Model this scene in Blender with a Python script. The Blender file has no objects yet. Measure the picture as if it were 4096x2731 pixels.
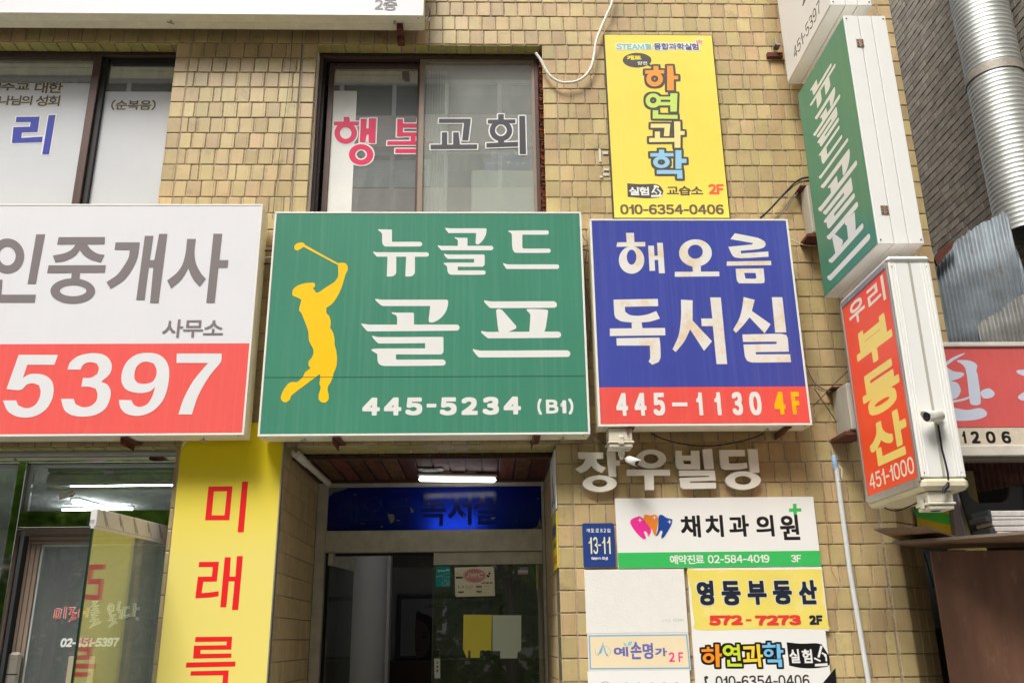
import bpy, math, random
from mathutils import Vector, Matrix, Euler
from mathutils.geometry import tessellate_polygon
R = random.Random(7)
SC = bpy.context.scene
COL = SC.collection
# ------------------------------------------------------------------ camera
FPX, CX, CY = 3590.0, 2048.0, 1365.5
CAMP = Vector((0, -7.0, 1.6))
ROT = Matrix(((0.99954736, 0.0035841, -0.02987036), (-0.02721169, -0.3157171, -0.94846309), (-0.01282997, 0.9488466, -0.31547666)))
cam = bpy.data.cameras.new('camera'); cam.sensor_width = 36; cam.lens = FPX / 4096 * 36
cam.clip_start = .05; cam.clip_end = 500
co = bpy.data.objects.new('camera', cam); COL.objects.link(co); SC.camera = co
co.matrix_world = Matrix.Translation(CAMP) @ ROT.to_4x4()
# ------------------------------------------------------------------ light: overcast day
SUN_EL, SUN_AZ = math.radians(56), math.radians(206)     # azimuth: sun stands in front of the facade, a little left
w = bpy.data.worlds.new('World'); SC.world = w; w.use_nodes = True
nt = w.node_tree; bg = nt.nodes['Background']
sky = nt.nodes.new('ShaderNodeTexSky'); sky.sky_type = 'NISHITA'; sky.sun_disc = False
sky.sun_elevation = SUN_EL; sky.sun_rotation = SUN_AZ; sky.dust_density = 6; sky.air_density = 1.2; sky.ozone_density = .6
hs = nt.nodes.new('ShaderNodeHueSaturation'); hs.inputs['Saturation'].default_value = .22
nt.links.new(sky.outputs[0], hs.inputs['Color']); nt.links.new(hs.outputs[0], bg.inputs[0]); bg.inputs[1].default_value = .10
sl = bpy.data.lights.new('sun', 'SUN'); sl.energy = 1.5; sl.angle = math.radians(19); sl.color = (1, .96, .89)
so = bpy.data.objects.new('sun', sl); COL.objects.link(so)
sd = Vector((math.sin(SUN_AZ) * math.cos(SUN_EL), math.cos(SUN_AZ) * math.cos(SUN_EL), math.sin(SUN_EL)))
so.rotation_euler = sd.to_track_quat('Z', 'Y').to_euler(); so.location = (0, -10, 20)
SC.view_settings.view_transform = 'Standard'; SC.view_settings.look = 'None'
SC.view_settings.exposure = 0.9; SC.view_settings.gamma = 1; SC.view_settings.use_curve_mapping = False
SC.render.engine = 'CYCLES'; SC.cycles.use_denoising = True; SC.cycles.max_bounces = 8
SC.cycles.transparent_max_bounces = 16; SC.cycles.sample_clamp_indirect = 6; SC.cycles.caustics_reflective = False

# ------------------------------------------------------------------ survey helpers: photo measurements -> metres on a known plane
CR = {'A': (0, 0, 2029/1100), 'B': (1000, 0, 2316/1300), 'C': (2100, 0, 1916/1100), 'D': (3000, 0, 1375/1096), 'E': (0, 780, 1691/1100),
      'F': (1000, 800, 2195/1400), 'G': (2300, 800, 1725/1100), 'H': (3200, 1000, 1171/896), 'I': (0, 1740, 1820/1150),
      'J': (1050, 1740, 2057/1300), 'K': (2200, 1740, 1899/1200), 'L': (3200, 1900, 1691/896), 'M': (3050, 550, 2343/1046),
      'N': (3550, 1850, 1712/546), 'P': (0, 2200, 2.94), 'Q': (0, 1740, 2.94), 'S': (2150, 1750, 2.85), 'T': (2300, 2520, 2352/1100),
      'U': (1650, 2230, 3.13), 'V': (2350, 1680, 6.72), 'X': (3650, 1600, 3.484)}
def W(c, x, y, ax, v):
    ox, oy, s = CR[c]
    d = ROT @ Vector((ox + x/s - CX, -(oy + y/s - CY), -FPX))
    return CAMP + d * ((v - CAMP[ax]) / d[ax])
def PJ(P):
    d = ROT.transposed() @ (Vector(P) - CAMP)
    return CX + FPX*d[0]/-d[2], CY - FPX*d[1]/-d[2]
# ------------------------------------------------------------------ materials
def lin(h):
    if not isinstance(h, str): return tuple(h)
    r = []
    for i in (0, 2, 4):
        c = int(h[i:i+2], 16)/255
        r.append(c/12.92 if c <= .04045 else ((c+.055)/1.055)**2.4)
    return tuple(r)
_M = {}
def mat(name, col, rough=.5, metal=0, var=.06, scale=6, streak=0, streakcol=(.25, .22, .17), bump=0, bscale=60, spec=.5, rnd=0, stretch=(1, 1, 1), col2=None, c2thr=.6, emit=0, coat=0):
    if name in _M: return _M[name]
    m = bpy.data.materials.new(name); m.use_nodes = True; t = m.node_tree; N = t.nodes; L = t.links
    b = N['Principled BSDF']; b.inputs['Roughness'].default_value = rough; b.inputs['Metallic'].default_value = metal
    b.inputs['Specular IOR Level'].default_value = spec; b.inputs['Coat Weight'].default_value = coat
    c = lin(col)
    tc = N.new('ShaderNodeTexCoord'); geo = N.new('ShaderNodeNewGeometry'); mp = N.new('ShaderNodeMapping'); mp.inputs['Scale'].default_value = stretch
    L.new(geo.outputs['Position'], mp.inputs['Vector'])
    no = N.new('ShaderNodeTexNoise'); no.inputs['Scale'].default_value = scale; no.inputs['Detail'].default_value = 6; no.inputs['Roughness'].default_value = .6
    L.new(mp.outputs[0], no.inputs['Vector'])
    mx = N.new('ShaderNodeMix'); mx.data_type = 'RGBA'
    mx.inputs['A'].default_value = (*[max(0, x*(1-var)) for x in c], 1); mx.inputs['B'].default_value = (*[min(1, x*(1+var)) for x in c], 1)
    rp = N.new('ShaderNodeMapRange'); rp.inputs['From Min'].default_value = .3; rp.inputs['From Max'].default_value = .7
    L.new(no.outputs['Fac'], rp.inputs['Value']); L.new(rp.outputs[0], mx.inputs['Factor'])
    out = mx.outputs['Result']
    if col2:
        n2 = N.new('ShaderNodeTexNoise'); n2.inputs['Scale'].default_value = scale*1.7; n2.inputs['Detail'].default_value = 8; n2.inputs['Roughness'].default_value = .7
        L.new(mp.outputs[0], n2.inputs['Vector'])
        r2 = N.new('ShaderNodeMapRange'); r2.inputs['From Min'].default_value = c2thr-.06; r2.inputs['From Max'].default_value = c2thr+.06
        L.new(n2.outputs['Fac'], r2.inputs['Value'])
        m2 = N.new('ShaderNodeMix'); m2.data_type = 'RGBA'; m2.inputs['B'].default_value = (*lin(col2), 1)
        L.new(r2.outputs[0], m2.inputs['Factor']); L.new(out, m2.inputs['A']); out = m2.outputs['Result']
    if streak:
        ms = N.new('ShaderNodeMapping'); ms.inputs['Scale'].default_value = (45, 45, .9); L.new(geo.outputs['Position'], ms.inputs['Vector'])
        ns = N.new('ShaderNodeTexNoise'); ns.inputs['Scale'].default_value = 1; ns.inputs['Detail'].default_value = 4; L.new(ms.outputs[0], ns.inputs['Vector'])
        rs = N.new('ShaderNodeMapRange'); rs.inputs['From Min'].default_value = .48; rs.inputs['From Max'].default_value = .8; rs.inputs['To Max'].default_value = streak
        L.new(ns.outputs['Fac'], rs.inputs['Value'])
        m3 = N.new('ShaderNodeMix'); m3.data_type = 'RGBA'; m3.inputs['B'].default_value = (*lin(streakcol), 1)
        L.new(rs.outputs[0], m3.inputs['Factor']); L.new(out, m3.inputs['A']); out = m3.outputs['Result']
    if rnd:
        oi = N.new('ShaderNodeObjectInfo'); ad = N.new('ShaderNodeMath'); ad.operation = 'ADD'; fr = N.new('ShaderNodeMath'); fr.operation = 'FRACT'
        L.new(oi.outputs['Random'], ad.inputs[0]); L.new(geo.outputs['Random Per Island'], ad.inputs[1]); L.new(ad.outputs[0], fr.inputs[0])
        h = N.new('ShaderNodeHueSaturation'); r4 = N.new('ShaderNodeMapRange'); r4.inputs['To Min'].default_value = 1-rnd; r4.inputs['To Max'].default_value = 1+rnd*.6
        r5 = N.new('ShaderNodeMapRange'); r5.inputs['To Min'].default_value = .5-rnd*.06; r5.inputs['To Max'].default_value = .5+rnd*.08
        f2 = N.new('ShaderNodeMath'); f2.operation = 'MULTIPLY'; f2.inputs[1].default_value = 7.31; f3 = N.new('ShaderNodeMath'); f3.operation = 'FRACT'
        L.new(fr.outputs[0], f2.inputs[0]); L.new(f2.outputs[0], f3.inputs[0]); L.new(f3.outputs[0], r5.inputs['Value']); L.new(r5.outputs[0], h.inputs['Hue'])
        L.new(fr.outputs[0], r4.inputs['Value']); L.new(r4.outputs[0], h.inputs['Value']); L.new(out, h.inputs['Color']); out = h.outputs[0]
    L.new(out, b.inputs['Base Color'])
    if bump:
        nb = N.new('ShaderNodeTexNoise'); nb.inputs['Scale'].default_value = bscale; nb.inputs['Detail'].default_value = 4
        L.new(geo.outputs['Position'], nb.inputs['Vector'])
        bp = N.new('ShaderNodeBump'); bp.inputs['Strength'].default_value = bump; bp.inputs['Distance'].default_value = .004
        L.new(nb.outputs['Fac'], bp.inputs['Height']); L.new(bp.outputs[0], b.inputs['Normal'])
    if emit:
        b.inputs['Emission Color'].default_value = (*c, 1); b.inputs['Emission Strength'].default_value = emit
    _M[name] = m; return m
def glass(name, tint, refl=.1, dust=.04, rough=.0, dustcol=(.6, .6, .58), soft=1):
    if name in _M: return _M[name]
    m = bpy.data.materials.new(name); m.use_nodes = True; t = m.node_tree; N = t.nodes; L = t.links
    N.remove(N['Principled BSDF']); o = N['Material Output']
    tr = N.new('ShaderNodeBsdfTransparent'); tr.inputs[0].default_value = (*lin(tint), 1)
    gl = N.new('ShaderNodeBsdfGlossy'); gl.inputs['Roughness'].default_value = rough; gl.inputs[0].default_value = (.93, .96, .96, 1)
    df = N.new('ShaderNodeBsdfDiffuse'); df.inputs[0].default_value = (*dustcol, 1)
    fr = N.new('ShaderNodeLayerWeight'); fr.inputs['Blend'].default_value = .5
    mr = N.new('ShaderNodeMapRange'); mr.inputs['To Min'].default_value = refl; mr.inputs['To Max'].default_value = .95
    pw = N.new('ShaderNodeMath'); pw.operation = 'POWER'; pw.inputs[1].default_value = 4.5
    L.new(fr.outputs['Facing'], pw.inputs[0]); L.new(pw.outputs[0], mr.inputs['Value'])
    a = N.new('ShaderNodeMixShader'); L.new(mr.outputs[0], a.inputs[0]); L.new(tr.outputs[0], a.inputs[1]); L.new(gl.outputs[0], a.inputs[2])
    geo = N.new('ShaderNodeNewGeometry'); mp = N.new('ShaderNodeMapping'); mp.inputs['Scale'].default_value = (9, 9, 2.2); L.new(geo.outputs['Position'], mp.inputs['Vector'])
    no = N.new('ShaderNodeTexNoise'); no.inputs['Scale'].default_value = 1.2; no.inputs['Detail'].default_value = 9; no.inputs['Roughness'].default_value = .75; L.new(mp.outputs[0], no.inputs['Vector'])
    r = N.new('ShaderNodeMapRange'); r.inputs['From Min'].default_value = .35; r.inputs['From Max'].default_value = .75; r.inputs['To Min'].default_value = dust*(1-.5*soft); r.inputs['To Max'].default_value = dust*(1+soft)
    L.new(no.outputs['Fac'], r.inputs['Value'])
    b = N.new('ShaderNodeMixShader'); L.new(r.outputs[0], b.inputs[0]); L.new(a.outputs[0], b.inputs[1]); L.new(df.outputs[0], b.inputs[2])
    L.new(b.outputs[0], o.inputs[0]); _M[name] = m; return m
# ------------------------------------------------------------------ mesh builder
class MB:
    def __init__(s): s.v = []; s.f = []; s.mi = []; s.mats = []; s.cur = 0; s.sm = []; s.smooth = False
    def m(s, mt):
        if mt not in s.mats: s.mats.append(mt)
        s.cur = s.mats.index(mt); return s
    def add(s, vs, fs):
        n = len(s.v); s.v += [tuple(p) for p in vs]
        for f in fs: s.f.append([i+n for i in f]); s.mi.append(s.cur); s.sm.append(s.smooth)
        return s
    def box(s, x0, x1, y0, y1, z0, z1, c=0, M=None):
        if x0 > x1: x0, x1 = x1, x0
        if y0 > y1: y0, y1 = y1, y0
        if z0 > z1: z0, z1 = z1, z0
        if c <= 0:
            vs = [(x, y, z) for x in (x0, x1) for y in (y0, y1) for z in (z0, z1)]
            fs = [(0, 1, 3, 2), (4, 6, 7, 5), (0, 4, 5, 1), (2, 3, 7, 6), (0, 2, 6, 4), (1, 5, 7, 3)]
        else:
            c = min(c, (x1-x0)*.45, (y1-y0)*.45, (z1-z0)*.45); vs = []; ix = {}
            for i, X in enumerate((x0, x1)):
                for j, Y in enumerate((y0, y1)):
                    for k, Z in enumerate((z0, z1)):
                        dx = c*(1-2*i); dy = c*(1-2*j); dz = c*(1-2*k)
                        for a, p in enumerate(((X, Y+dy, Z+dz), (X+dx, Y, Z+dz), (X+dx, Y+dy, Z))):
                            ix[i, j, k, a] = len(vs); vs.append(p)
            fs = []
            for i in (0, 1):
                fs += [[ix[i, 0, 0, 0], ix[i, 1, 0, 0], ix[i, 1, 1, 0], ix[i, 0, 1, 0]], [ix[0, i, 0, 1], ix[1, i, 0, 1], ix[1, i, 1, 1], ix[0, i, 1, 1]],
                       [ix[0, 0, i, 2], ix[1, 0, i, 2], ix[1, 1, i, 2], ix[0, 1, i, 2]]]
                for j in (0, 1):
                    fs += [[ix[i, j, 0, 0], ix[i, j, 0, 1], ix[i, j, 1, 1], ix[i, j, 1, 0]], [ix[i, 0, j, 0], ix[i, 0, j, 2], ix[i, 1, j, 2], ix[i, 1, j, 0]],
                           [ix[0, i, j, 1], ix[0, i, j, 2], ix[1, i, j, 2], ix[1, i, j, 1]]]
                    for k in (0, 1): fs.append([ix[i, j, k, 0], ix[i, j, k, 1], ix[i, j, k, 2]])
        if M: vs = [M @ Vector(p) for p in vs]
        return s.add(vs, fs)
    def tube(s, pts, r, n=8, cap=True):
        pts = [Vector(p) for p in pts]; rings = []; up = None; sm = s.smooth; s.smooth = True
        for i, p in enumerate(pts):
            d = (pts[min(i+1, len(pts)-1)] - pts[max(i-1, 0)]).normalized()
            if up is None: up = d.orthogonal().normalized()
            up = (up - d*up.dot(d)).normalized(); b = d.cross(up); rr = r[i] if isinstance(r, (list, tuple)) else r
            rings.append([p + (up*math.cos(2*math.pi*k/n) + b*math.sin(2*math.pi*k/n))*rr for k in range(n)])
        vs = [q for rg in rings for q in rg]
        fs = [(i*n+k, i*n+(k+1) % n, (i+1)*n+(k+1) % n, (i+1)*n+k) for i in range(len(pts)-1) for k in range(n)]
        s.add(vs, fs); s.smooth = False
        if cap: s.add(rings[0], [list(range(n))]); s.add(rings[-1], [list(range(n))])
        s.smooth = sm; return s
    def poly(s, loops, d=None):
        """filled polygon with holes (lists of Vectors); d = extrusion vector"""
        T = tessellate_polygon([[Vector(p) for p in l] for l in loops]); flat = [Vector(p) for l in loops for p in l]
        s.add(flat, [tuple(t) for t in T])
        if d is not None:
            d = Vector(d); s.add([p+d for p in flat], [tuple(t) for t in T])
            for l in loops:
                n = len(l); s.add([Vector(p) for p in l]+[Vector(p)+d for p in l], [(i, (i+1) % n, n+(i+1) % n, n+i) for i in range(n)])
        return s
    def build(s, name, parent=None, mt=None, label=None, kind=None):
        me = bpy.data.meshes.new(name); me.from_pydata(s.v, [], s.f)
        for q in (s.mats or [mt]): me.materials.append(q)
        me.polygons.foreach_set('material_index', s.mi); me.polygons.foreach_set('use_smooth', s.sm); me.update()
        o = bpy.data.objects.new(name, me); COL.objects.link(o)
        if parent is not None:
            o.parent = parent; base = ROOTLOC(parent)
            if base.length: me.transform(Matrix.Translation(-base))
        if label: o['label'] = label
        if kind: o['kind'] = kind
        return o
def ROOTLOC(o):
    while o.parent: o = o.parent
    return o.location.copy()
def thing(name, label, cat, loc=(0, 0, 0), group=None):
    o = bpy.data.objects.new(name, None); COL.objects.link(o); o.location = loc; o.empty_display_size = .1
    o['label'] = label; o['category'] = cat
    if group: o['group'] = group
    return o
def tag(o, label, cat, group=None):
    o['label'] = label; o['category'] = cat
    if group: o['group'] = group
    return o
def struct(o): o['kind'] = 'structure'; return o
def B(name, parent, mt, *a, c=.003, M=None): return MB().m(mt).box(*a, c=c, M=M).build(name, parent)
# ------------------------------------------------------------------ lettering
SDIR = [(0, 0)] + [(1, 0), (.9, .9), (0, 1), (-.9, .9), (-1, 0), (-.9, -.9), (0, -1), (.9, -.9)]
def shapes(dsl):
    out = []
    for t in dsl.replace('\n', ' ').split(';'):
        t = t.strip()
        if not t: continue
        k, rest = t[0], t[1:].strip()
        if k == 'P' or k == 'S':
            ls = [[tuple(float(q) for q in p.split(',')) for p in l.split()] for l in rest.split('|')]
            ls = [catm(l) if k == 'S' else smart(l) for l in ls]
            out.append(ls)
        elif k == 'E':
            q = [float(x) for x in rest.replace(',', ' ').split()]; n = 32
            l = [[(q[0]+q[2]*math.cos(2*math.pi*i/n), q[1]+q[3]*math.sin(2*math.pi*i/n)) for i in range(n)]]
            if len(q) > 4: l.append([(q[4]+q[6]*math.cos(-2*math.pi*i/n), q[5]+q[7]*math.sin(-2*math.pi*i/n)) for i in range(n)])
            out.append(l)
        elif k == 'L':   # stroke: width then points
            q = rest.split(); wd = float(q[0]); ps = [tuple(float(x) for x in p.split(',')) for p in q[1:]]
            out.append([stroke(ps, wd)])
    return out
def smart(l, n=3, lim=42):
    """round the flat facets of a traced curve but keep its real corners"""
    N = len(l)
    if N < 7: return l
    V = [Vector(p) for p in l]; ang = []
    for i in range(N):
        a = V[i]-V[i-1]; b = V[(i+1) % N]-V[i]
        ang.append(math.degrees(a.angle(b)) if a.length > 1e-6 and b.length > 1e-6 else 90)
    r = []
    for i in range(N):
        b, c = V[i], V[(i+1) % N]; a = V[i-1] if ang[i] < lim else b*2-c; d = V[(i+2) % N] if ang[(i+1) % N] < lim else c*2-b
        L_ = (c-b).length; a = b+(a-b).normalized()*L_ if (a-b).length > L_ else a; d = c+(d-c).normalized()*L_ if (d-c).length > L_ else d
        straight = ang[i] >= lim and ang[(i+1) % N] >= lim
        for j in range(1 if straight else n):
            t = j/n; r.append(tuple(.5*((2*b)+(c-a)*t+(2*a-5*b+4*c-d)*t*t+(3*b-a-3*c+d)*t**3)))
    return r
def catm(l, n=4):
    r = []; N = len(l)
    for i in range(N):
        a, b, c, d = [Vector(l[(i+k) % N]) for k in (-1, 0, 1, 2)]
        for j in range(n):
            t = j/n; r.append(tuple(.5*((2*b)+(c-a)*t+(2*a-5*b+4*c-d)*t*t+(3*b-a-3*c+d)*t**3)))
    return r
def stroke(ps, wd):
    ps = [Vector(p) for p in ps]; Lf = []; Rt = []
    for i, p in enumerate(ps):
        d0 = (p-ps[i-1]).normalized() if i else None; d1 = (ps[i+1]-p).normalized() if i < len(ps)-1 else None
        d = ((d0 or d1)+(d1 or d0)).normalized(); n = Vector((-d.y, d.x)); k = 1/max(.5, abs(d.dot(d0 or d1)))
        Lf.append(tuple(p+n*wd/2*k)); Rt.append(tuple(p-n*wd/2*k))
    return Lf + Rt[::-1]
LAY = 8e-6
def nrm(ax): return Vector((0, -1, 0)) if ax == 1 else Vector((-1, 0, 0))
def trace(mb, mt, crop, dsl, ax, v, dil=0, lift=0.0, d=None):
    """outlines measured on the photo, laid on the sign's own plane; dil = border in metres"""
    mb.m(mt); i = 0; nn = nrm(ax)
    for ls in shapes(dsl):
        L3 = [[W(crop, x, y, ax, v) + nn*lift for x, y in l] for l in ls]
        T = tessellate_polygon(L3); flat = [p for l in L3 for p in l]
        if d:
            dd = nn*-d; mb.poly([[p + nn*(i*3e-4) for p in l] for l in L3], dd); i += 1; continue
        for k, (cx, cy) in enumerate(SDIR if dil else [(0, 0)]):
            off = Vector((cx*dil, 0, cy*dil)) if ax == 1 else Vector((0, cx*dil, cy*dil))
            mb.add([p+off+nn*(LAY*(i+1)) for p in flat], [tuple(t) for t in T]); i += 1
    return mb
_G = {}
def glyph(ch):
    if ch in _G: return _G[ch]
    c = ch
    if ch.isascii() and ch.isalnum() or ch in '()&!': c = chr(ord(ch)+0xFEE0)
    if ch == '-': r = ([Vector((0, .27)), Vector((.32, .27)), Vector((.32, .345)), Vector((0, .345))], [(0, 1, 2, 3)])
    else:
        cu = bpy.data.curves.new('t', 'FONT'); cu.body = c; cu.resolution_u = 4; o = bpy.data.objects.new('t', cu); COL.objects.link(o)
        bpy.context.view_layer.update(); dg = bpy.context.evaluated_depsgraph_get()
        me = bpy.data.meshes.new_from_object(o.evaluated_get(dg))
        r = ([Vector(v.co[:2]) for v in me.vertices], [tuple(p.vertices) for p in me.polygons])
        bpy.data.objects.remove(o); bpy.data.curves.remove(cu); bpy.data.meshes.remove(me)
    xs = [p.x for p in r[0]] or [0]; r = (r[0], r[1], min(xs), max(xs)); _G[ch] = r; return r
def preload(chars):
    """all glyph outlines from one text object, one line per character"""
    cu = bpy.data.curves.new('t', 'FONT'); cu.resolution_u = 4; cu.space_line = 1
    al = [chr(ord(c)+0xFEE0) if c.isascii() else c for c in chars]; cu.body = '\n\n\n'.join(al)
    o = bpy.data.objects.new('t', cu); COL.objects.link(o); bpy.context.view_layer.update(); dg = bpy.context.evaluated_depsgraph_get()
    me = bpy.data.meshes.new_from_object(o.evaluated_get(dg)); V = [Vector(v.co[:2]) for v in me.vertices]
    li = [round(-(v.y-.35)/3) for v in V]; dl_ = [[] for _ in chars]
    for p in me.polygons: dl_[li[p.vertices[0]]].append(tuple(p.vertices))
    for k, c in enumerate(chars):
        ids = sorted({i for f in dl_[k] for i in f}); mp_ = {q: n for n, q in enumerate(ids)}
        vs = [Vector((V[q].x, V[q].y+3*k)) for q in ids]; fs = [tuple(mp_[q] for q in f) for f in dl_[k]]
        _G[c] = (vs, fs, min(p.x for p in vs), max(p.x for p in vs))
    bpy.data.objects.remove(o); bpy.data.curves.remove(cu); bpy.data.meshes.remove(me)
preload('0123456789ABCDEFGHIJLMNOPRSTUVWXYacdefgilmnoprstuwy()')
_o = [(0, .50), (.10, .53), (.17, .60), (.20, .73), (.30, .73), (.30, 0), (.185, 0), (.185, .545), (.14, .50), (.08, .47), (0, .455)]
_G['1'] = ([Vector(p) for p in _o], [tuple(t) for t in tessellate_polygon([[Vector((*p, 0)) for p in _o]])], 0, .30)
def text(mb, mt, s, crop, x0, y0, x1, y1, ax, v, dil=0, lift=.0, gap=.1, shear=0, keep=0, vert=False, sx=1, rect=None):
    """one line of writing fitted to the rectangle measured on the photo (TL, BR corners); keep = border kept outside the rectangle"""
    if rect: ua, za, ub, zb = rect
    else:
        a = W(crop, x0, y0, ax, v); b = W(crop, x1, y1, ax, v)
        ua, ub, za, zb = (a.x if ax == 1 else -a.y), (b.x if ax == 1 else -b.y), a.z, b.z
    k0 = dil if not keep else keep-0
    if keep: k0 = dil-keep if dil > keep else 0
    ua += k0; ub -= k0; za -= k0; zb += k0
    P = []; F = []; cur = 0; spac = .42
    for ch in s:
        if ch == ' ': cur += spac; continue
        vs, fs, a0, a1 = glyph(ch); n = len(P)
        if vert: P += [Vector((p.x-(a0+a1)/2, p.y-cur)) for p in vs]; cur += 1+gap
        else: P += [Vector((p.x-a0+cur, p.y)) for p in vs]; cur += a1-a0+gap
        F += [[i+n for i in f] for f in fs]
    if not P: return mb
    X0 = min(p.x for p in P); X1 = max(p.x for p in P); Y0 = min(p.y for p in P); Y1 = max(p.y for p in P)
    if Y1-Y0 < 1e-6: Y1 = Y0+1
    mb.m(mt); nn = nrm(ax)
    sh = shear*(za-zb)
    for k, (cx, cy) in enumerate(SDIR if dil else [(0, 0)]):
        o = []
        for p in P:
            u = ua+(ub-sh-ua)*(p.x-X0)/(X1-X0)+cx*dil; t = (p.y-Y0)/(Y1-Y0); z = zb+(za-zb)*t+cy*dil; u += sh*t
            q = Vector((u, v, z)) if ax == 1 else Vector((v, -u, z))
            o.append(q+nn*(lift+LAY*(k+1)))
        mb.add(o, F)
    return mb
def rectp(mb, mt, x0, x1, z0, z1, y, lift=0): mb.m(mt).add([(x0, y-lift, z0), (x1, y-lift, z0), (x1, y-lift, z1), (x0, y-lift, z1)], [(0, 1, 2, 3)])

# ------------------------------------------------------------------ palette
WHITE = mat('white_acrylic', 'eae9ec', .28, var=.015, streak=.07, streakcol=(.66, .65, .66), scale=3)
FRAME = mat('cream_painted_metal', 'eeece4', .4, var=.02, streak=.04, streakcol=(.6, .55, .45), scale=9)
FRAMEU = mat('aged_cream_metal', 'ece6cd', .45, var=.08, streak=.1, scale=7)
ALU = mat('aluminium', 'b9b6ae', .35, metal=.7, var=.1, scale=14, stretch=(1, 1, .2))
STEEL = mat('polished_stainless', (.62, .62, .6), .04, metal=1, var=.05, scale=4)
BRUSH = mat('brushed_stainless', (.60, .56, .46), .38, metal=.35, var=.16, scale=9, col2=(.25, .22, .16), c2thr=.72)
RUST = mat('rusty_iron', '6b3a28', .85, var=.4, scale=40, bump=.5, bscale=90, col2='3a2820', c2thr=.55)
RUST2 = mat('crumbling_rust', '8a4522', .95, var=.5, scale=60, bump=1, bscale=120, col2='33190f', c2thr=.52)
BROWN = mat('brown_anodised', '5a4742', .4, metal=.3, var=.12, scale=12, streak=.1)
TAUPE = mat('taupe_window_frame', '917f70', .45, var=.07, scale=12)
DARK = mat('dark_rubber', '1c1a1a', .6)
BLACK = mat('black_plastic', '0d0c0d', .45)
PVC = mat('cream_pvc', 'ded9cb', .4, var=.05, streak=.1, scale=12)
TILE = mat('glazed_tile', (.545, .405, .205), .33, var=.16, scale=2.6, rnd=.18, col2=(.40, .30, .15), c2thr=.62, streak=.26, streakcol=(.34, .25, .13), bump=.12, bscale=70, spec=.5)
TILEO = mat('olive_glazed_tile', (.42, .37, .13), .28, var=.15, scale=14, rnd=.12, streak=.2, streakcol=(.2, .12, .05))
TILER = mat('ribbed_tile', (.56, .43, .22), .45, var=.1, scale=12, rnd=.12, streak=.2, streakcol=(.2, .15, .08))
MORT = mat('grey_mortar', (.36, .29, .21), .9, var=.35, scale=25, bump=.5, bscale=150, col2=(.52, .42, .32), c2thr=.52)
CONC = mat('grey_concrete', '8b8880', .85, var=.12, scale=5, bump=.3)
def plain(n, c, r=.35, **k): return mat(n, c, r, var=k.pop('var', .02), scale=4, **k)
# ================================================================== street, ground, buildings across the street
g = MB().m(mat('asphalt', (.09, .09, .09), .85, var=.2, scale=20, bump=.4)).box(-60, 60, -60, 60, -.5, -.14).build('ground'); struct(g)
g = MB().m(mat('paving', (.38, .37, .34), .8, var=.15, scale=8, bump=.3)).box(-40, 40, -3.2, .0, -.13, 0, c=.01).build('pavement'); struct(g)
g = MB().m(_M['paving']).box(-40, 40, -16, -11.5, -.13, 0, c=.01).build('pavement'); struct(g)
OB = thing('apartment_block', 'pink beige apartment block across the street, seen only mirrored in the glass', 'building', (0, -22, 0))
pk = mat('pink_beige_render', (.70, .55, .50), .8, var=.08, scale=3, streak=.15); wn = mat('grey_render', (.6, .6, .58), .8, var=.1)
dkg = glass('far_glass', (.1, .12, .13), .35, .02)
mb = MB().m(wn).box(-26, 26, -34, -22.3, 0, 25)
mb.build('wall', OB)
for fl in range(8):
    z = .6+fl*3.05
    MB().m(pk).box(-26, 26, -22.3, -21.85, z, z+1.35, c=.03).build('parapet', OB)
    wb = MB().m(mat('dark_interior', (.05, .055, .06), .9)).box(-25.8, 25.8, -22.32, -22.26, z+1.35, z+2.95).build('window_band', OB)
    f = MB().m(mat('white_window_frame', (.7, .7, .68), .5))
    for i in range(26): f.box(-25.5+i*2, -25.35+i*2, -22.28, -22.15, z+1.35, z+2.95)
    f.box(-26, 26, -22.26, -22.14, z+2.9, z+3.05)
    f.build('window_frame', OB)
    if fl % 2: MB().m(mat('blinds', (.55, .6, .55), .7)).box(-12+fl, -7+fl, -22.24, -22.2, z+1.6, z+2.7).build('blind', OB)
for i in range(4): MB().m(wn).box(-24+i*14.5, -23+i*14.5, -22.0, -21.6, 0, 25.3, c=.03).build('pilaster', OB)
LEAF = mat('leaf', (.16, .26, .05), .5, var=.5, scale=1.5, spec=.3, rnd=.5); 
_t = LEAF.node_tree; _p = _t.nodes['Principled BSDF']; _tr = _t.nodes.new('ShaderNodeBsdfTranslucent'); _tr.inputs[0].default_value = (.32, .52, .08, 1)
_mx = _t.nodes.new('ShaderNodeMixShader'); _mx.inputs[0].default_value = .62; _t.links.new(_p.outputs[0], _mx.inputs[1]); _t.links.new(_tr.outputs[0], _mx.inputs[2]); _t.links.new(_mx.outputs[0], _t.nodes['Material Output'].inputs[0])
BARK = mat('bark', (.09, .07, .05), .9, var=.3, scale=12, bump=.8)
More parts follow.
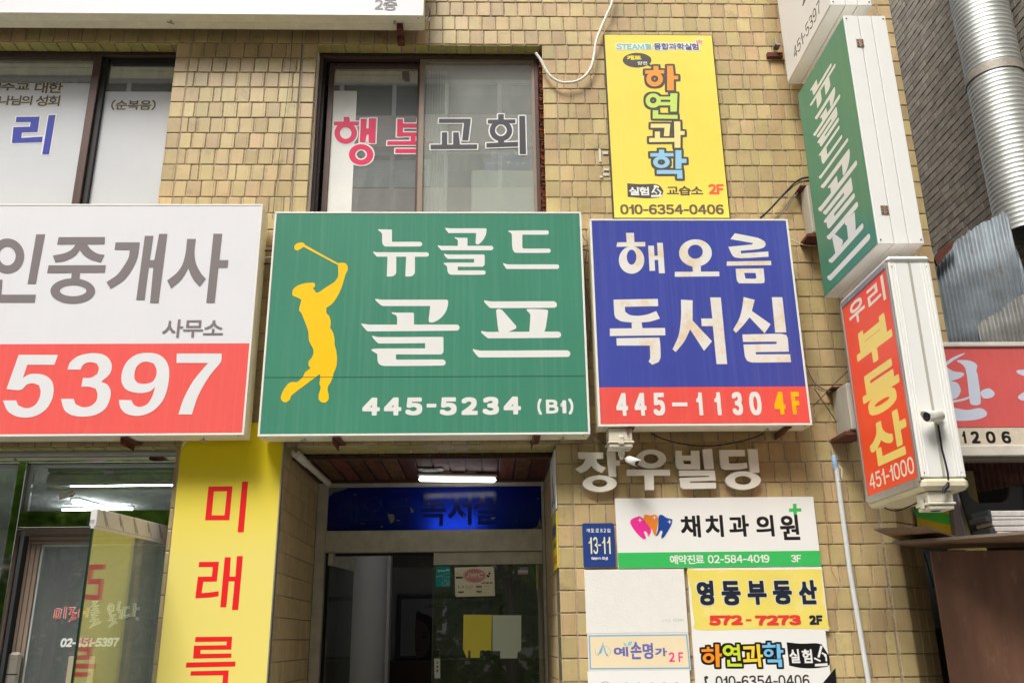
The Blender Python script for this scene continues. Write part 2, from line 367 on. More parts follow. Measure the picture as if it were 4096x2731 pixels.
def tree(x, y, h, cr, lab, seed):
    rr = random.Random(seed); T = thing('street_tree', lab, 'tree', (x, y, 0), 'street trees across the road')
    mb = MB().m(BARK); top = Vector((x+rr.uniform(-.3, .3), y, h*.62))
    mb.tube([(x, y, -.05), (x+.05, y, h*.3), top], [.17, .13, .07], 8)
    cl = []
    for i in range(9):
        a = i*2.4; e = Vector((x+math.cos(a)*cr*rr.uniform(.5, .9), y+math.sin(a)*cr*rr.uniform(.4, .8), h*rr.uniform(.5, .95)))
        st = Vector((x, y, h*rr.uniform(.3, .55))); mb.tube([st, (st+e)/2+Vector((0, 0, .15)), e], [.06, .04, .015], 5); cl += [e, (st+e)/2+Vector((0, 0, .5))]
    mb.build('trunk', T)
    mb = MB().m(LEAF)
    for i in range(5200):
        c = rr.choice(cl); r = cr*.42*rr.random()**.4; d = Vector((rr.gauss(0, 1), rr.gauss(0, 1), rr.gauss(0, .8))).normalized()*r; p = c+d
        u = Vector((rr.gauss(0, 1), rr.gauss(0, 1), rr.gauss(0, .5))).normalized()*.13; vv = u.orthogonal().normalized()*.07
        mb.add([p-u, p+vv, p+u, p-vv], [(0, 1, 2, 3)])
    o = mb.build('crown', T); o['kind'] = 'stuff'
for i, (x, h, l) in enumerate([(-9.5, 7, 'tall leafy tree far left across the street'), (-6.2, 6, 'bushy tree mirrored in the left shop steel bar'), (-3.0, 6.4, 'dense tree opposite the yellow banner'),
                               (.6, 6.2, 'thin leaning tree mirrored in the entrance door'), (4.6, 6.8, 'broad tree opposite the blue sign')]):
    tree(x, -13.2+.3*(i % 2), h, 1.9, l, i)
hd = MB().m(LEAF)
for i in range(9000):
    p = Vector((R.uniform(-14, 9), R.uniform(-15.4, -14.6), R.uniform(0, 4.6+.4*math.sin(i)))); u = Vector((R.gauss(0, 1), R.gauss(0, 1), R.gauss(0, .6))).normalized()*.2; vv = u.orthogonal().normalized()*.12
    hd.add([p-u, p+vv, p+u, p-vv], [(0, 1, 2, 3)])
o = hd.build('hedge'); tag(o, 'tall green leafy hedge across the street', 'hedge')

# ================================================================== the tiled building
BLD = thing('tiled_building', 'ochre tiled commercial building carrying all the shop signs', 'building')
W1 = (-5.3, -2.80, 4.72, 6.815); W2 = (-1.535, .538, 4.72, 6.815)
SHOP = (-5.3, -2.42, -.2, 3.078); ALC = (-1.585, .556, -.2, 3.072)
OPEN = [W1, W2, SHOP, ALC]
XR = 3.2
xs = sorted({-8, XR, -5.3, -2.80, -1.535, .538, -2.42, -1.585, .556}); zs = sorted({-.2, 3.078, 4.72, 6.815, 9.6})
mb = MB().m(MORT)
for i in range(len(xs)-1):
    for k in range(len(zs)-1):
        a, b, c, d = xs[i], xs[i+1], zs[k], zs[k+1]; mx, mz = (a+b)/2, (c+d)/2
        if any(o[0] < mx < o[1] and o[2] < mz < o[3] for o in OPEN): continue
        mb.box(a, b, .0075, .3, c, d)
mb.box(XR, 3.86, .0075, .3, 3.3, 9.6)
mb.add([(3.2, .012, -.2), (3.5, .262, -.2), (3.5, .262, 3.3), (3.2, .012, 3.3)], [(0, 1, 2, 3)])
mb.add([(3.86, .012, 3.3), (3.86, 5, 3.3), (3.86, 5, 9.6), (3.86, .012, 9.6)], [(0, 1, 2, 3)])
mb.add([(3.5, .262, -.2), (3.5, 5, -.2), (3.5, 5, 3.3), (3.5, .262, 3.3)], [(0, 1, 2, 3)])
mb.build('wall', BLD)
# tile meshes (unit width x unit height, 12 mm deep), three relief patterns sharing their data
def tile_mesh(gr):
    xsn = [(0, .004), (.03, 0.0)]
    for q in gr: xsn += [(q-.018, 0), (q-.008, .0035), (q+.008, .0035), (q+.018, 0)]
    xsn += [(.97, 0.0), (1, .004)]
    vs = []; fs = []
    for (x, dy) in xsn:
        vs += [(x, .011, 0), (x, dy*.8, .0), (x, dy*.8-.0015, .03), (x, dy*.8+.001, .97), (x, dy*.8+.003, 1), (x, .011, 1)]
    n = len(xsn)
    for i in range(n-1):
        for j in range(5): fs.append((i*6+j, (i+1)*6+j, (i+1)*6+j+1, i*6+j+1))
    fs += [(0, 1, 2, 3, 4, 5), tuple(range((n-1)*6+5, (n-1)*6-1, -1))]
    me = bpy.data.meshes.new('tile'); me.from_pydata(vs, [], fs); return me
def tile_mesh2():
    vs = []; fs = []; P_ = ((0, .0105), (.03, 0), (.40, 0), (.43, .009), (.57, .009), (.6, 0), (.97, 0), (1, .0105))
    for (x, dy) in P_: vs += [(x, .011, 0), (x, dy, 0), (x, dy, 1), (x, .011, 1)]
    for i in range(len(P_)-1):
        for j in range(3): fs.append((i*4+j, i*4+4+j, i*4+5+j, i*4+1+j))
    me = bpy.data.meshes.new('tile'); me.from_pydata(vs, [], fs); return me
TM = [tile_mesh(q) for q in ([.86], [.12], [.1, .88], [.84], [])]
for m_ in TM: m_.materials.append(TILE)
TR = [tile_mesh2()]; TR[0].materials.append(TILER)
TO = []
for q in ([], [.9]):
    t_ = tile_mesh(q); t_.materials.append(TILEO); TO.append(t_)
tiles = []   # (mesh, matrix)
rows = [(-.144+.161*j, .161) for j in range(20)]          # z of the bottom edge, pitch
z0 = 3.076; p1 = (5.248-3.076)/14
rows += [(z0+p1*j, p1) for j in range(14)] + [(5.248+.1567*j, .1567) for j in range(28)]
GAP = .0095
def fill(z, h, a, b, la, lb, drift):
    """one course between a and b; la/lb: the end stands at an opening (corner tile + light joint)"""
    segs = []; x = a
    if la: segs.append((x, x+.117)); x += .129
    e = b
    if lb: e = b-.129
    if la:
        w_ = .04+drift*.085; segs.append((x, x+w_)); x += w_+GAP
    else: x = a - drift*.128
    while x < e-.02:
        w_ = .117 if R.random() > .05 else R.choice((.06, .105))
        if x+w_ > e-GAP-.025: w_ = e-GAP-x if lb else e-x
        if w_ > .018: segs.append((x, x+w_))
        x += w_+GAP
    if lb: segs.append((b-.117, b))
    for s0, s1 in segs:
        s0 = max(s0, a); s1 = min(s1, b)
        if s1-s0 < .015: continue
        M = Matrix.Translation((s0, R.uniform(-.0012, .0012), z+GAP*.5+R.uniform(-.0015, .0015))) @ Euler((R.uniform(-.012, .004), 0, R.uniform(-.012, .012))).to_matrix().to_4x4() @ Matrix.Diagonal((s1-s0, 1, h-GAP, 1))
        tiles.append((R.choice(TM) if s1-s0 > .1 else TM[4], M))
for ri, (z, h) in enumerate(rows):
    zm = z+h/2; dr = (ri*.37+.13*math.sin(ri)) % 1.0
    xr = 3.86 if zm > 3.3 else XR
    cuts = sorted([(o[0], o[1]) for o in OPEN if o[2] < zm < o[3]])
    a = -5.4; la = False
    for c0, c1 in cuts:
        if c0 > a: fill(z, h, a, c0, la, True, dr)
        a = c1; la = True
    fill(z, h, a, xr, la, True, dr)
    if zm < 3.3:   # chamfered corner
        dx = Vector((.3, .25, 0)); ln = dx.length; dx.normalize(); n = 3
        for k in range(n):
            M = Matrix.Translation(Vector((3.2, 0, z+GAP*.5))+dx*(ln/n*k+.004)) @ Euler((0, 0, math.atan2(.25, .3))).to_matrix().to_4x4() @ Matrix.Diagonal((ln/n-.01, 1, h-GAP, 1))
            tiles.append((TM[4], M))
# soffits of the window and shop openings (tiles seen from below)
def soffit(x0, x1, z, y0, y1, nrow=1, step=.1285, ms=TO):
    d = (y1-y0)/nrow
    for r_ in range(nrow):
        x = x0-(r_ % 2)*step/2
        while x < x1-.01:
            a, b = max(x, x0), min(x+step-.01, x1)
            if b-a > .02:
                M = Matrix.Translation((a, y0+d*(r_+1)-.004, z)) @ Euler((math.radians(90)+R.uniform(-.03, .01), 0, 0)).to_matrix().to_4x4() @ Matrix.Diagonal((b-a, 1, d-.008, 1))
                M = M @ Matrix.Rotation(0, 4, 'X')
                tiles.append((R.choice(ms), M))
            x += step
soffit(W1[0], W1[1], 6.803, 0, .125); soffit(W2[0], W2[1], 6.803, 0, .125)
soffit(SHOP[0], SHOP[1], 3.066, 0, .12); soffit(ALC[0], ALC[1], 3.066, .005, .31, 2, .22)
mb = MB().m(MORT)
mb.box(W1[0], W1[1], .013, .3, 6.8155, 6.83).build('lintel', BLD); mb = MB().m(MORT).box(ALC[0], ALC[1], .02, .33, 3.069, 3.2)
# reveals of the openings and the entrance porch side walls (ribbed tiles)
mb.build('lintel', BLD)
MB().m(MORT).box(-1.65, -1.593, .013, 1.62, 0, 3.1).build('wall_return', BLD); MB().m(MORT).box(.565, .62, .3, 1.62, 0, 3.1).build('wall_return', BLD)
def sidewall(X, sgn, y0, y1, ztop, ms, step=.085):
    for (z, h) in rows:
        if z+h > ztop+.02 or z < 0: continue
        y = y0+R.uniform(0, .02)
        while y < y1-.02:
            w_ = min(step-.014, y1-y)
            if sgn > 0:  # faces +X
                M = Matrix.Translation((X, y, z+.005)) @ Euler((0, 0, math.radians(90))).to_matrix().to_4x4()
            else:
                M = Matrix.Translation((X, y+w_, z+.005)) @ Euler((0, 0, math.radians(-90))).to_matrix().to_4x4()
            tiles.append((ms[0], M @ Matrix.Diagonal((w_, 1, h-.009, 1)))); y += step
sidewall(-1.580, 1, .0, 1.5, 3.06, TR); sidewall(.556, -1, .0, 1.5, 3.06, TR, .095)
for (z, h) in rows:      # returns of window 2 and window 1 right
    if 4.72 < z < 6.7:
        for X, s_ in ((W1[1]-.002, -1),):
            M = Matrix.Translation((X, .118, z+.005)) @ Euler((0, 0, math.radians(-90))).to_matrix().to_4x4() @ Matrix.Diagonal((.11, 1, h-.01, 1)); tiles.append((TM[4], M))
        M = Matrix.Translation((W2[0]+.002, .004, z+.005)) @ Euler((0, 0, math.radians(90))).to_matrix().to_4x4() @ Matrix.Diagonal((.11, 1, h-.01, 1)); tiles.append((TM[4], M))
        M = Matrix.Translation((W2[1]-.002, .05, z+.005)) @ Euler((0, 0, math.radians(-90))).to_matrix().to_4x4() @ Matrix.Diagonal((.045, 1, h-.01, 1)); tiles.append((TM[4], M))
# the 300 tiles that show largest become parts of their own, the rest one joined part
COVER = [(0, 0, 1705, 128), (0, 815, 1070, 1790), (1030, 845, 2365, 1775), (2355, 870, 3255, 1730), (2430, 140, 2900, 870), (3120, 0, 3620, 1100), (3370, 1040, 3870, 2030),
         (700, 1740, 1130, 2731), (2465, 1990, 3285, 2265), (2335, 2275, 3360, 2731), (2330, 2090, 2465, 2270)]
def score(me, M):
    P = [PJ(M @ Vector(c)) for c in ((0, 0, 0), (1, 0, 0), (1, 0, 1), (0, 0, 1))]
    cx_ = sum(p[0] for p in P)/4; cy_ = sum(p[1] for p in P)/4
    if not (5 < cx_ < 4091 and 5 < cy_ < 2726): return -1
    if any(a < cx_ < c and b < cy_ < d for a, b, c, d in COVER): return -1
    return abs(sum(P[i][0]*P[(i+1) % 4][1]-P[(i+1) % 4][0]*P[i][1] for i in range(4)))/2
sc_ = sorted(range(len(tiles)), key=lambda i: -score(*tiles[i])); big = set(sc_[:300])
rest = MB(); rest.mats = [TILE, TILER, TILEO]
for i, (me, M) in enumerate(tiles):
    if i in big:
        o = bpy.data.objects.new('tile', me); o.matrix_world = M; COL.objects.link(o); o.parent = BLD
    else:
        rest.cur = rest.mats.index(me.materials[0])
        rest.add([M @ v.co for v in me.vertices], [tuple(p.vertices) for p in me.polygons])
rest.build('tile_field', BLD, kind='stuff')
# flat pale filler in the corner joints
mat('pale_grout', (.45, .35, .26), .9, var=.2, scale=30)
for x, a, b in ((.538+.1175, 5.0, 9), (.556+.1175, 0, 3.07), (-2.80+.1175, 5, 6.9), (-1.535-.1175-.0105, 5, 6.9)): MB().m(_M['pale_grout']).box(x, x+.0105, .004, .02, a, b).build('grout_line', BLD)
# ------------------------------------------------------------------ upper windows
G1 = glass('window_glass', (.93, .96, .95), .30, .17, dustcol=(.72, .73, .72), soft=.5); G2 = glass('dusty_glass', (.93, .97, .94), .24, .22, dustcol=(.80, .82, .77), soft=.3)
FILM = mat('white_window_film', (.60, .61, .635), .5, var=.04, scale=1.5)
def win(nm, x0, x1, z0, z1, y, label):
    w_ = MB().m(BROWN); w_.box(x0, x1, y, y+.09, z1-.035, z1, c=.003); w_.box(x0, x0+.035, y, y+.09, z0, z1-.036, c=.003); w_.box(x1-.035, x1, y, y+.09, z0, z1-.036, c=.003)
    o = w_.build('window', BLD, label=label); return o
w1 = win('w', -5.3, -2.81, 4.72, 6.795, .13, 'brown framed upper left window backed with pale white film')
mb = MB().m(BROWN); mb.box(-3.59, -3.52, .12, .2, 4.72, 6.76, c=.004); mb.box(-5.2, -3.592, .13, .17, 6.745, 6.76)
mb.m(DARK).box(-3.519, -3.47, .15, .2, 4.72, 6.76, c=.003); mb.box(-3.45, -2.86, .16, .2, 6.70, 6.757, c=.003); mb.build('sash', w1)
B('pane', w1, G1, -5.2, -3.585, .16, .163, 4.72, 6.75, c=0); B('pane', w1, G1, -3.5, -2.84, .185, .188, 4.72, 6.72, c=0)
mb = MB().m(FILM); mb.box(-5.2, -3.59, .1585, .1595, 4.72, 6.485, c=0); mb.box(-3.47, -2.84, .1835, .1845, 4.72, 6.415, c=0); mb.build('film_sheet', w1)
w2 = win('w', -1.53, .50, 4.72, 6.795, .13, 'brown framed upper middle sliding window with milky glass')
mb = MB().m(BROWN)
for a, b in ((-1.445, -1.395), (-.62, -.585)): mb.box(a, b, .19, .23, 4.72, 6.74, c=.003)
mb.box(-1.39, -.62, .19, .23, 6.70, 6.74, c=.003); mb.m(DARK).box(-1.50, -1.47, .15, .25, 4.72, 6.75); mb.build('sash', w2)
mb = MB().m(TAUPE)
for a, b in ((-.598, -.55), (.438, .485)): mb.box(a, b, .14, .18, 4.72, 6.755, c=.003)
mb.box(-.549, .437, .14, .18, 6.72, 6.755, c=.003); mb.build('sash', w2)
B('pane', w2, G1, -1.395, -.62, .208, .211, 4.72, 6.70, c=0); B('pane', w2, G2, -.55, .438, .158, .161, 4.72, 6.72, c=0)
mb = MB().m(RUST2)
for k in range(150):
    z = 4.8+1.98*k/150; r_ = R.uniform(.012, .024); x = .523+R.uniform(-.006, .008)
    mb.box(x-r_, x+r_*.8, .075+R.uniform(-.01, .02), .16, z, z+R.uniform(.008, .02), c=.004)
mb.build('rusted_jamb', w2); B('edge_strip', w2, FRAME, .5415, .549, .02, .06, 4.8, 6.75, c=.001)
B('edge_strip', w2, FRAME, -1.533, -1.525, .06, .125, 4.72, 6.76, c=.001)
# rooms behind the upper windows
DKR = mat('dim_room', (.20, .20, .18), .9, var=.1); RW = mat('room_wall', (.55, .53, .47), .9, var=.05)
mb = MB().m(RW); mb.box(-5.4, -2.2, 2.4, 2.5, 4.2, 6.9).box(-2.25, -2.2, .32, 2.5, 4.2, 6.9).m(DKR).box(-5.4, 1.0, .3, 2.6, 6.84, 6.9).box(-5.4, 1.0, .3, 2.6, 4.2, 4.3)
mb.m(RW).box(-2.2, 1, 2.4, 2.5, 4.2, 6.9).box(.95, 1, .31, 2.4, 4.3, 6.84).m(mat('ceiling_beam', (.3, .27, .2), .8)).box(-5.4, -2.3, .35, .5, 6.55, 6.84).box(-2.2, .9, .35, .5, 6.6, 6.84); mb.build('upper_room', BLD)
mb = MB().m(mat('curtain', (.82, .82, .78), .8, var=.05))
def curtain(mb, x0, x1, y, z0, z1, n=14):
    vs = []
    for i in range(n*2+1):
        x = x0+(x1-x0)*i/(n*2); vs += [(x, y+.02*(i % 2), z0), (x, y+.02*(i % 2), z1)]
    mb.add(vs, [(2*i, 2*i+2, 2*i+3, 2*i+1) for i in range(n*2)])
mb.box(-1.395, -1.18, .2062, .2072, 4.74, 6.45); curtain(mb, -.54, -.34, .24, 4.5, 6.7, 8); mb.build('curtain', w2)
fr = thing('refrigerator', 'pale refrigerator behind the right pane of the upper middle window', 'refrigerator', (.2, .5, 4.3))
FR = mat('fridge_enamel', (.72, .74, .68), .4); B('cabinet', fr, FR, -.12, .45, .215, .8, 4.3, 5.62, c=.02); B('door', fr, FR, -.12, .45, .168, .21, 4.3, 5.61, c=.015)
for nm, x0, x1, z0, z1, lb, s_ in (('a', -.01, .435, 5.622, 5.72, 'lower flat blue cardboard box lying on the refrigerator', 1), ('b', .06, .43, 5.722, 5.82, 'upper smaller blue cardboard box on top of the refrigerator stack', 2)):
    bx = thing('cardboard_box', lb, 'box', (x0, .5, z0), 'blue boxes on the refrigerator')
    bl_ = plain('box_blue', '4a68a8'); B('carton', bx, bl_, x0, x1, .175, .6, z0, z1, c=.003)
    m2 = MB(); y_ = .1745
    text(m2, plain('print_white', 'd8dde6'), '스텐 성찬기', 0, 0, 0, 0, 0, 1, y_, .0, rect=(x1-.17, z1-.03, x1-.04, z1-.055))
    text(m2, plain('print_white', 'd8dde6'), '태원성례용품', 0, 0, 0, 0, 0, 1, y_, .0, rect=(x0+.03, z1-.03, x0+.17, z1-.055))
    m2.m(plain('print_white', 'd8dde6')).add([(x0+.2, y_-.001, z1-.02), (x0+.25, y_-.001, z1-.02), (x0+.225, y_-.001, z1-.06)], [(0, 1, 2)]); m2.build('printing', bx)
# window lettering stickers
ST_W = plain('sticker_white', 'ecebe8'); PINK = plain('sticker_pink', 'e01f58'); SGREY = plain('sticker_charcoal', '4a4a50'); SBLUE = plain('sticker_blue', '343fa8'); INK = plain('ink_dark', '33302f')
def sticker(root, nm, crop, dsl, ax, v, mt, bord, b=.012, label=None):
    m = MB(); trace(m, bord, crop, dsl, ax, v, dil=b); trace(m, mt, crop, dsl, ax, v, lift=.0022); return m.build('lettering', root, label=label)
sticker(w1, '', 'A', 'P 122,865 292,863 277,975 162,978 157,1020 315,1010 310,1050 88,1057 100,940 222,937 228,902 117,902; P 360,852 410,850 362,1140 312,1140', 1, .157, SBLUE, ST_W)
m = MB()
CREAMB = plain('sticker_cream', 'd8d0b4')
for s_, x0, y0, x1, y1, vv in (('예수교', -85, 610, 213, 672, .157), ('대한', 265, 608, 458, 690, .157), ('하나님의', -95, 706, 232, 778, .157), ('성회', 272, 706, 436, 785, .157), ('(순복음)', 826, 738, 1145, 815, .182)):
    text(m, CREAMB, s_, 'A', x0, y0, x1, y1, 1, vv, dil=.0085, keep=.005, gap=.07); text(m, INK, s_, 'A', x0, y0, x1, y1, 1, vv, dil=.003, lift=.001, gap=.07)
m.build('lettering', w1)
sticker(w2, '', 'B', '''P 668,835 708,835 712,868 668,868; P 597,868 778,868 775,895 600,895; E 682,950 80,76 682,950 41,41; P 790,848 833,848 828,917 845,917 848,845 900,845 893,1023 845,1020 845,960 832,960 822,1018 782,1014;
 E 792,1103 87,74 792,1103 42,38; P 1050,850 1090,850 1090,975 1047,975; P 1195,850 1240,850 1240,975 1195,975; P 1085,882 1200,882 1200,912 1085,912; P 1085,945 1200,945 1200,973 1085,973;
 P 1145,970 1180,970 1180,1010 1145,1010; P 980,1007 1305,1007 1305,1035 978,1035; P 1037,1062 1240,1062 1240,1175 1200,1175 1200,1093 1035,1093''', 1, .205, PINK, ST_W)
sticker(w2, '', 'B', '''P 1348,848 1573,848 1570,880 1555,1002 1512,1002 1525,877 1346,877; P 1367,945 1405,945 1405,1036 1367,1036; P 1448,945 1487,945 1497,1036 1448,1036; P 1287,1033 1618,1031 1618,1063 1287,1065;
 P 1768,816 1808,816 1808,860 1768,860; P 1695,855 1892,853 1890,880 1695,882; E 1788,932 80,75 1788,930 42,42; P 1768,1000 1810,1000 1810,1025 1768,1025; P 1685,1022 1910,1012 1910,1045 1685,1053; P 1918,828 1960,828 1967,1100 1922,1100''', 1, .155, SGREY, ST_W)
# ================================================================== box signs on the facade
SCREW = plain('rusty_screw', '6a5040', .6)
def lightbox(nm, label, x0, x1, z0, z1, yf, yb, fmat, rim=.016, split=None, group='box signs hung on the facade'):
    T = thing(nm, label, 'signboard', ((x0+x1)/2, yb, z0), group)
    mb = MB().m(FRAMEU); ym = (yf+yb)/2+.01
    mb.box(x0, x1, yf+.012, ym-.002, z0, z1, c=.004); mb.box(x0+.003, x1-.003, ym+.001, yb, z0+.003, z1-.003, c=.004)
    mb.m(FRAME).box(x0, x1, yf, yf+.0115, z0, z0+rim, c=.002); mb.box(x0, x1, yf, yf+.0115, z1-rim, z1, c=.002)
    mb.box(x0, x0+rim, yf, yf+.0115, z0+rim+.0005, z1-rim-.0005, c=.002); mb.box(x1-rim, x1, yf, yf+.0115, z0+rim+.0005, z1-rim-.0005, c=.002)
    mb.build('cabinet', T)
    f = MB().m(fmat).box(x0+rim+.001, x1-rim-.001, yf+.003, yf+.011, z0+rim+.001, z1-rim-.001)
    f.build('face_panel', T)
    s = MB().m(SCREW)
    for sx in (x0+.05, x1-.05):
        s.tube([(sx, yf+.035, z0-.003), (sx, yf+.035, z0+.01)], .006, 6)
    s.build('screw', T)
    return T
def strips(T, fmat, a, b, z0, z1, yf): MB().m(fmat).box(a, b, yf+.0015, yf+.004, z0, z1).build('colour_band', T)
def bracket(T, x, z, y0=-.3, y1=.01, n='bracket', w_=.03, tilt=.0):
    m = MB().m(RUST); m.box(x-w_, x+w_, y0, y1, z-.006, z, c=.002); m.box(x-w_, x-w_+.006, y0, y1, z-.05, z-.007, c=.002); m.build(n, T)
def wingnut(T, x, z, y):
    m = MB().m(ALU); m.tube([(x, y, z+.004), (x, y, z-.02)], .009, 6); m.box(x-.032, x+.032, y-.004, y+.006, z-.026, z-.016, c=.002, M=Matrix.Translation((x, y, z)) @ Matrix.Rotation(.5, 4, 'Z') @ Matrix.Translation((-x, -y, -z))); m.build('clamp', T)
GREY = plain('letter_grey', '837b7b'); RED = mat('sign_red', 'f4625c', .3, var=.02, streak=.12, streakcol=(.85, .35, .33)); 
REDB = mat('sign_red_deep', 'ee5a52', .3, var=.03, streak=.15, streakcol=(.8, .3, .28))
SGREEN = mat('sign_green', '468b71', .3, var=.05, scale=1.3, streak=.14, streakcol=(.3, .5, .42)); SBL = mat('sign_blue', '444fa6', .3, var=.06, scale=1.5, streak=.14, streakcol=(.25, .27, .6))
LW = mat('letter_white', 'ebeae6', .35, var=.02); YEL = plain('golfer_yellow', 'fbcb12'); LSTAIN = mat('stained_letter_white', 'e9e6df', .4, var=.02, scale=2.5, col2='e6d3b4', c2thr=.55)
YF = -.3
# white sign with red band (left)
T = lightbox('shop_sign', 'wide white and red shop sign reading 5397', -5.6, -1.822, 3.094, 5.026, YF, -.09, WHITE)
strips(T, RED, -5.58, -1.8395, 3.112, 3.822, YF)
m = MB()
trace(m, GREY, 'E', '''E 45,375 104,108 45,375 51,58; P 222,242 277,242 220,546 169,546; P -95,612 220,612 213,661 -100,661; P -90,520 15,520 8,613 -95,613;
P 360,259 645,258 642,303 351,304; P 465,304 535,304 560,335 600,360 643,368 620,415 560,398 515,370 490,338 460,375 400,405 340,415 324,372 395,358 440,335; P 298,432 650,431 645,477 289,480; P 441,478 492,478 488,525 436,525;
E 447,590 138,78 449,588 82,34; P 710,291 860,291 845,385 810,460 760,525 680,577 654,535 720,490 765,430 790,385 798,337 704,337; P 890,251 943,251 921,400 948,400 978,239 1029,239 975,664 922,664 942,445 915,445 889,645 837,645;
P 1150,270 1204,270 1195,350 1205,420 1235,480 1266,515 1228,565 1185,515 1157,450 1115,520 1052,575 1027,525 1085,480 1120,430 1140,360; P 1312,238 1366,238 1349,400 1404,400 1399,447 1343,447 1320,663 1268,663''', 1, YF, lift=-.001)
text(m, GREY, '사무소', 'E', 1005, 764, 1368, 874, 1, YF, dil=.0025, gap=.04, shear=.0)
m.build('lettering', T)
m = MB(); trace(m, plain('digit_white', 'e9e8ea'), 'E', '''P 115,982 357,982 335,1043 168,1043 141,1125 175,1103 230,1098 285,1112 320,1145 330,1190 322,1250 285,1315 225,1355 160,1368 95,1358 45,1325 18,1262 100,1262 112,1292 160,1310 210,1295 240,1255 250,1205 240,1170 205,1157 165,1165 138,1192 112,1200 40,1192;
P 415,1073 430,1030 480,990 560,972 630,978 670,1005 688,1050 675,1100 622,1147 660,1165 680,1200 677,1250 650,1310 590,1350 510,1362 440,1352 395,1320 375,1252 453,1252 465,1285 510,1304 560,1295 592,1265 600,1225 588,1190 550,1178 500,1178 510,1124 560,1122 598,1100 608,1065 595,1035 555,1027 515,1040 495,1073;
P 748,1150 750,1090 780,1025 840,980 910,970 970,978 1015,1010 1038,1060 1040,1120 1028,1195 1000,1265 950,1320 890,1350 830,1357 770,1340 740,1305 731,1259 808,1260 825,1290 860,1302 905,1285 935,1240 955,1178 925,1205 870,1217 810,1210 770,1190|826,1110 835,1065 865,1032 905,1024 945,1035 962,1070 960,1110 940,1145 895,1160 850,1155 830,1135;
P 1087,974 1363,974 1359,1025 1290,1110 1220,1230 1180,1348 1097,1348 1130,1250 1190,1140 1280,1032 1085,1032''', 1, YF, lift=.0003); m.build('lettering', T)
bracket(T, -2.72, 3.088, -.28, .0); wingnut(T, -3.93, 3.094, -.2); wingnut(T, -2.15, 3.094, -.2); bracket(T, -4.6, 3.088)
# upper white sign (cut by the top edge)
T = lightbox('upper_sign', 'long white upper floor sign with grey floor number, cut by the top edge', -5.8, -.54, 6.893, 8.1, YF, -.085, WHITE)
m = MB(); text(m, GREY, '2', 'B', 890, -2, 946, 68, 1, YF, dil=.002); text(m, GREY, '층', 'B', 950, -12, 1049, 76, 1, YF, dil=.002); m.build('lettering', T)
m = MB().m(RUST); a = W('B', 1065, 170, 2, 6.885)
m.box(a.x-.025, a.x+.03, a.y, a.y+.16, 6.83, 6.888, c=.003); m.box(a.x-.03, a.x+.035, a.y+.1, .0, 6.79, 6.84, c=.003); m.build('bracket', T)
m = MB().m(ALU); m.tube([(a.x-.04, a.y-.02, 6.91), (a.x-.04, a.y-.02, 6.87)], .014, 7); m.build('bolt', T)
wingnut(T, W('A', 1270, 175, 2, 6.893).x, 6.893, -.2)
m = MB().m(BLACK); m.tube([(-.5, -.2, 7.06), (-.49, -.22, 6.98), (-.5, -.2, 6.95)], .006, 5); m.m(PVC).tube([(-.5, -.2, 6.97), (-.53, -.21, 6.93), (-.5, -.2, 6.91), (-.49, -.2, 6.95)], .005, 5); m.build('wire_end', T)
# green golf sign
T = lightbox('golf_sign', 'big green golf sign with yellow golfer over the entrance', -1.72, .80, 3.082, 4.957, YF, -.085, SGREEN)
TR_F = {'new': '''P 802,183 890,185 890,262 1068,262 1078,269 1080,277 1077,285 1068,291 850,291 838,285 830,270 828,255 828,215 822,203 805,190; P 771,323 800,327 1110,327 1119,332 1122,341 1119,350 1108,355 795,355 775,332; P 862,354 917,354 917,455 912,465 900,475 885,479 858,479 858,470; P 979,354 1034,354 1034,455 1029,465 1017,475 1002,479 974,479''',
 'gol': '''P 1224,174 1255,177 1478,177 1484,183 1480,215 1462,250 1435,277 1420,278 1415,270 1418,207 1245,207 1226,183; P 1283,232 1305,236 1364,236 1364,289 1303,289 1303,255 1298,246 1285,240; P 1177,283 1205,287 1515,287 1523,292 1526,301 1523,310 1513,315 1200,315 1180,293;
 P 1217,337 1240,341 1465,341 1472,348 1472,405 1460,418 1303,418 1303,441 1468,441 1476,447 1478,454 1476,462 1468,468 1260,468 1247,462 1240,450 1235,415 1215,400 1215,394 1240,392 1405,392 1405,369 1240,369 1220,348''',
 'deu': '''P 1620,192 1645,191 1865,190 1872,195 1874,203 1872,212 1865,217 1708,217 1708,297 1716,304 1876,304 1884,309 1886,317 1884,326 1876,331 1675,331 1660,328 1650,315 1644,290 1642,218 1636,206 1622,200; P 1586,394 1615,403 1928,403 1936,408 1939,417 1936,427 1928,432 1608,432 1590,405''',
 'gol2': '''P 785,618 825,624 1235,624 1243,632 1240,665 1222,710 1185,748 1150,766 1125,766 1120,755 1130,664 835,664 820,658 787,628; P 888,703 925,705 1020,705 1028,710 1028,782 922,782 922,735 915,722 890,712;
 P 698,773 745,780 1298,780 1310,787 1314,798 1310,811 1300,818 740,823 728,815 700,782; P 766,850 805,858 1208,857 1213,862 1213,945 1209,958 1198,967 915,967 915,995 920,1000 1210,999 1223,1006 1227,1018 1223,1030 1212,1037 845,1040 822,1035 808,1025 800,1010 798,965 758,940 770,933 800,930 1098,929 1098,897 815,899 800,895 768,860''',
 'peu': '''P 1468,628 1515,635 1905,634 1920,642 1925,655 1922,668 1908,675 1510,677 1500,672 1470,640; P 1543,690 1560,682 1580,688 1670,790 1668,805 1610,829 1565,829 1557,815; P 1736,684 1770,682 1862,687 1870,695 1855,800 1845,827 1752,827 1758,720 1750,705 1738,695;
 P 1449,820 1490,826 1935,824 1948,832 1951,844 1948,856 1937,863 1495,866 1482,858 1452,832; P 1397,933 1445,943 1990,941 2005,950 2009,963 2005,976 1993,983 1440,986 1428,980 1400,945'''}
m = MB()
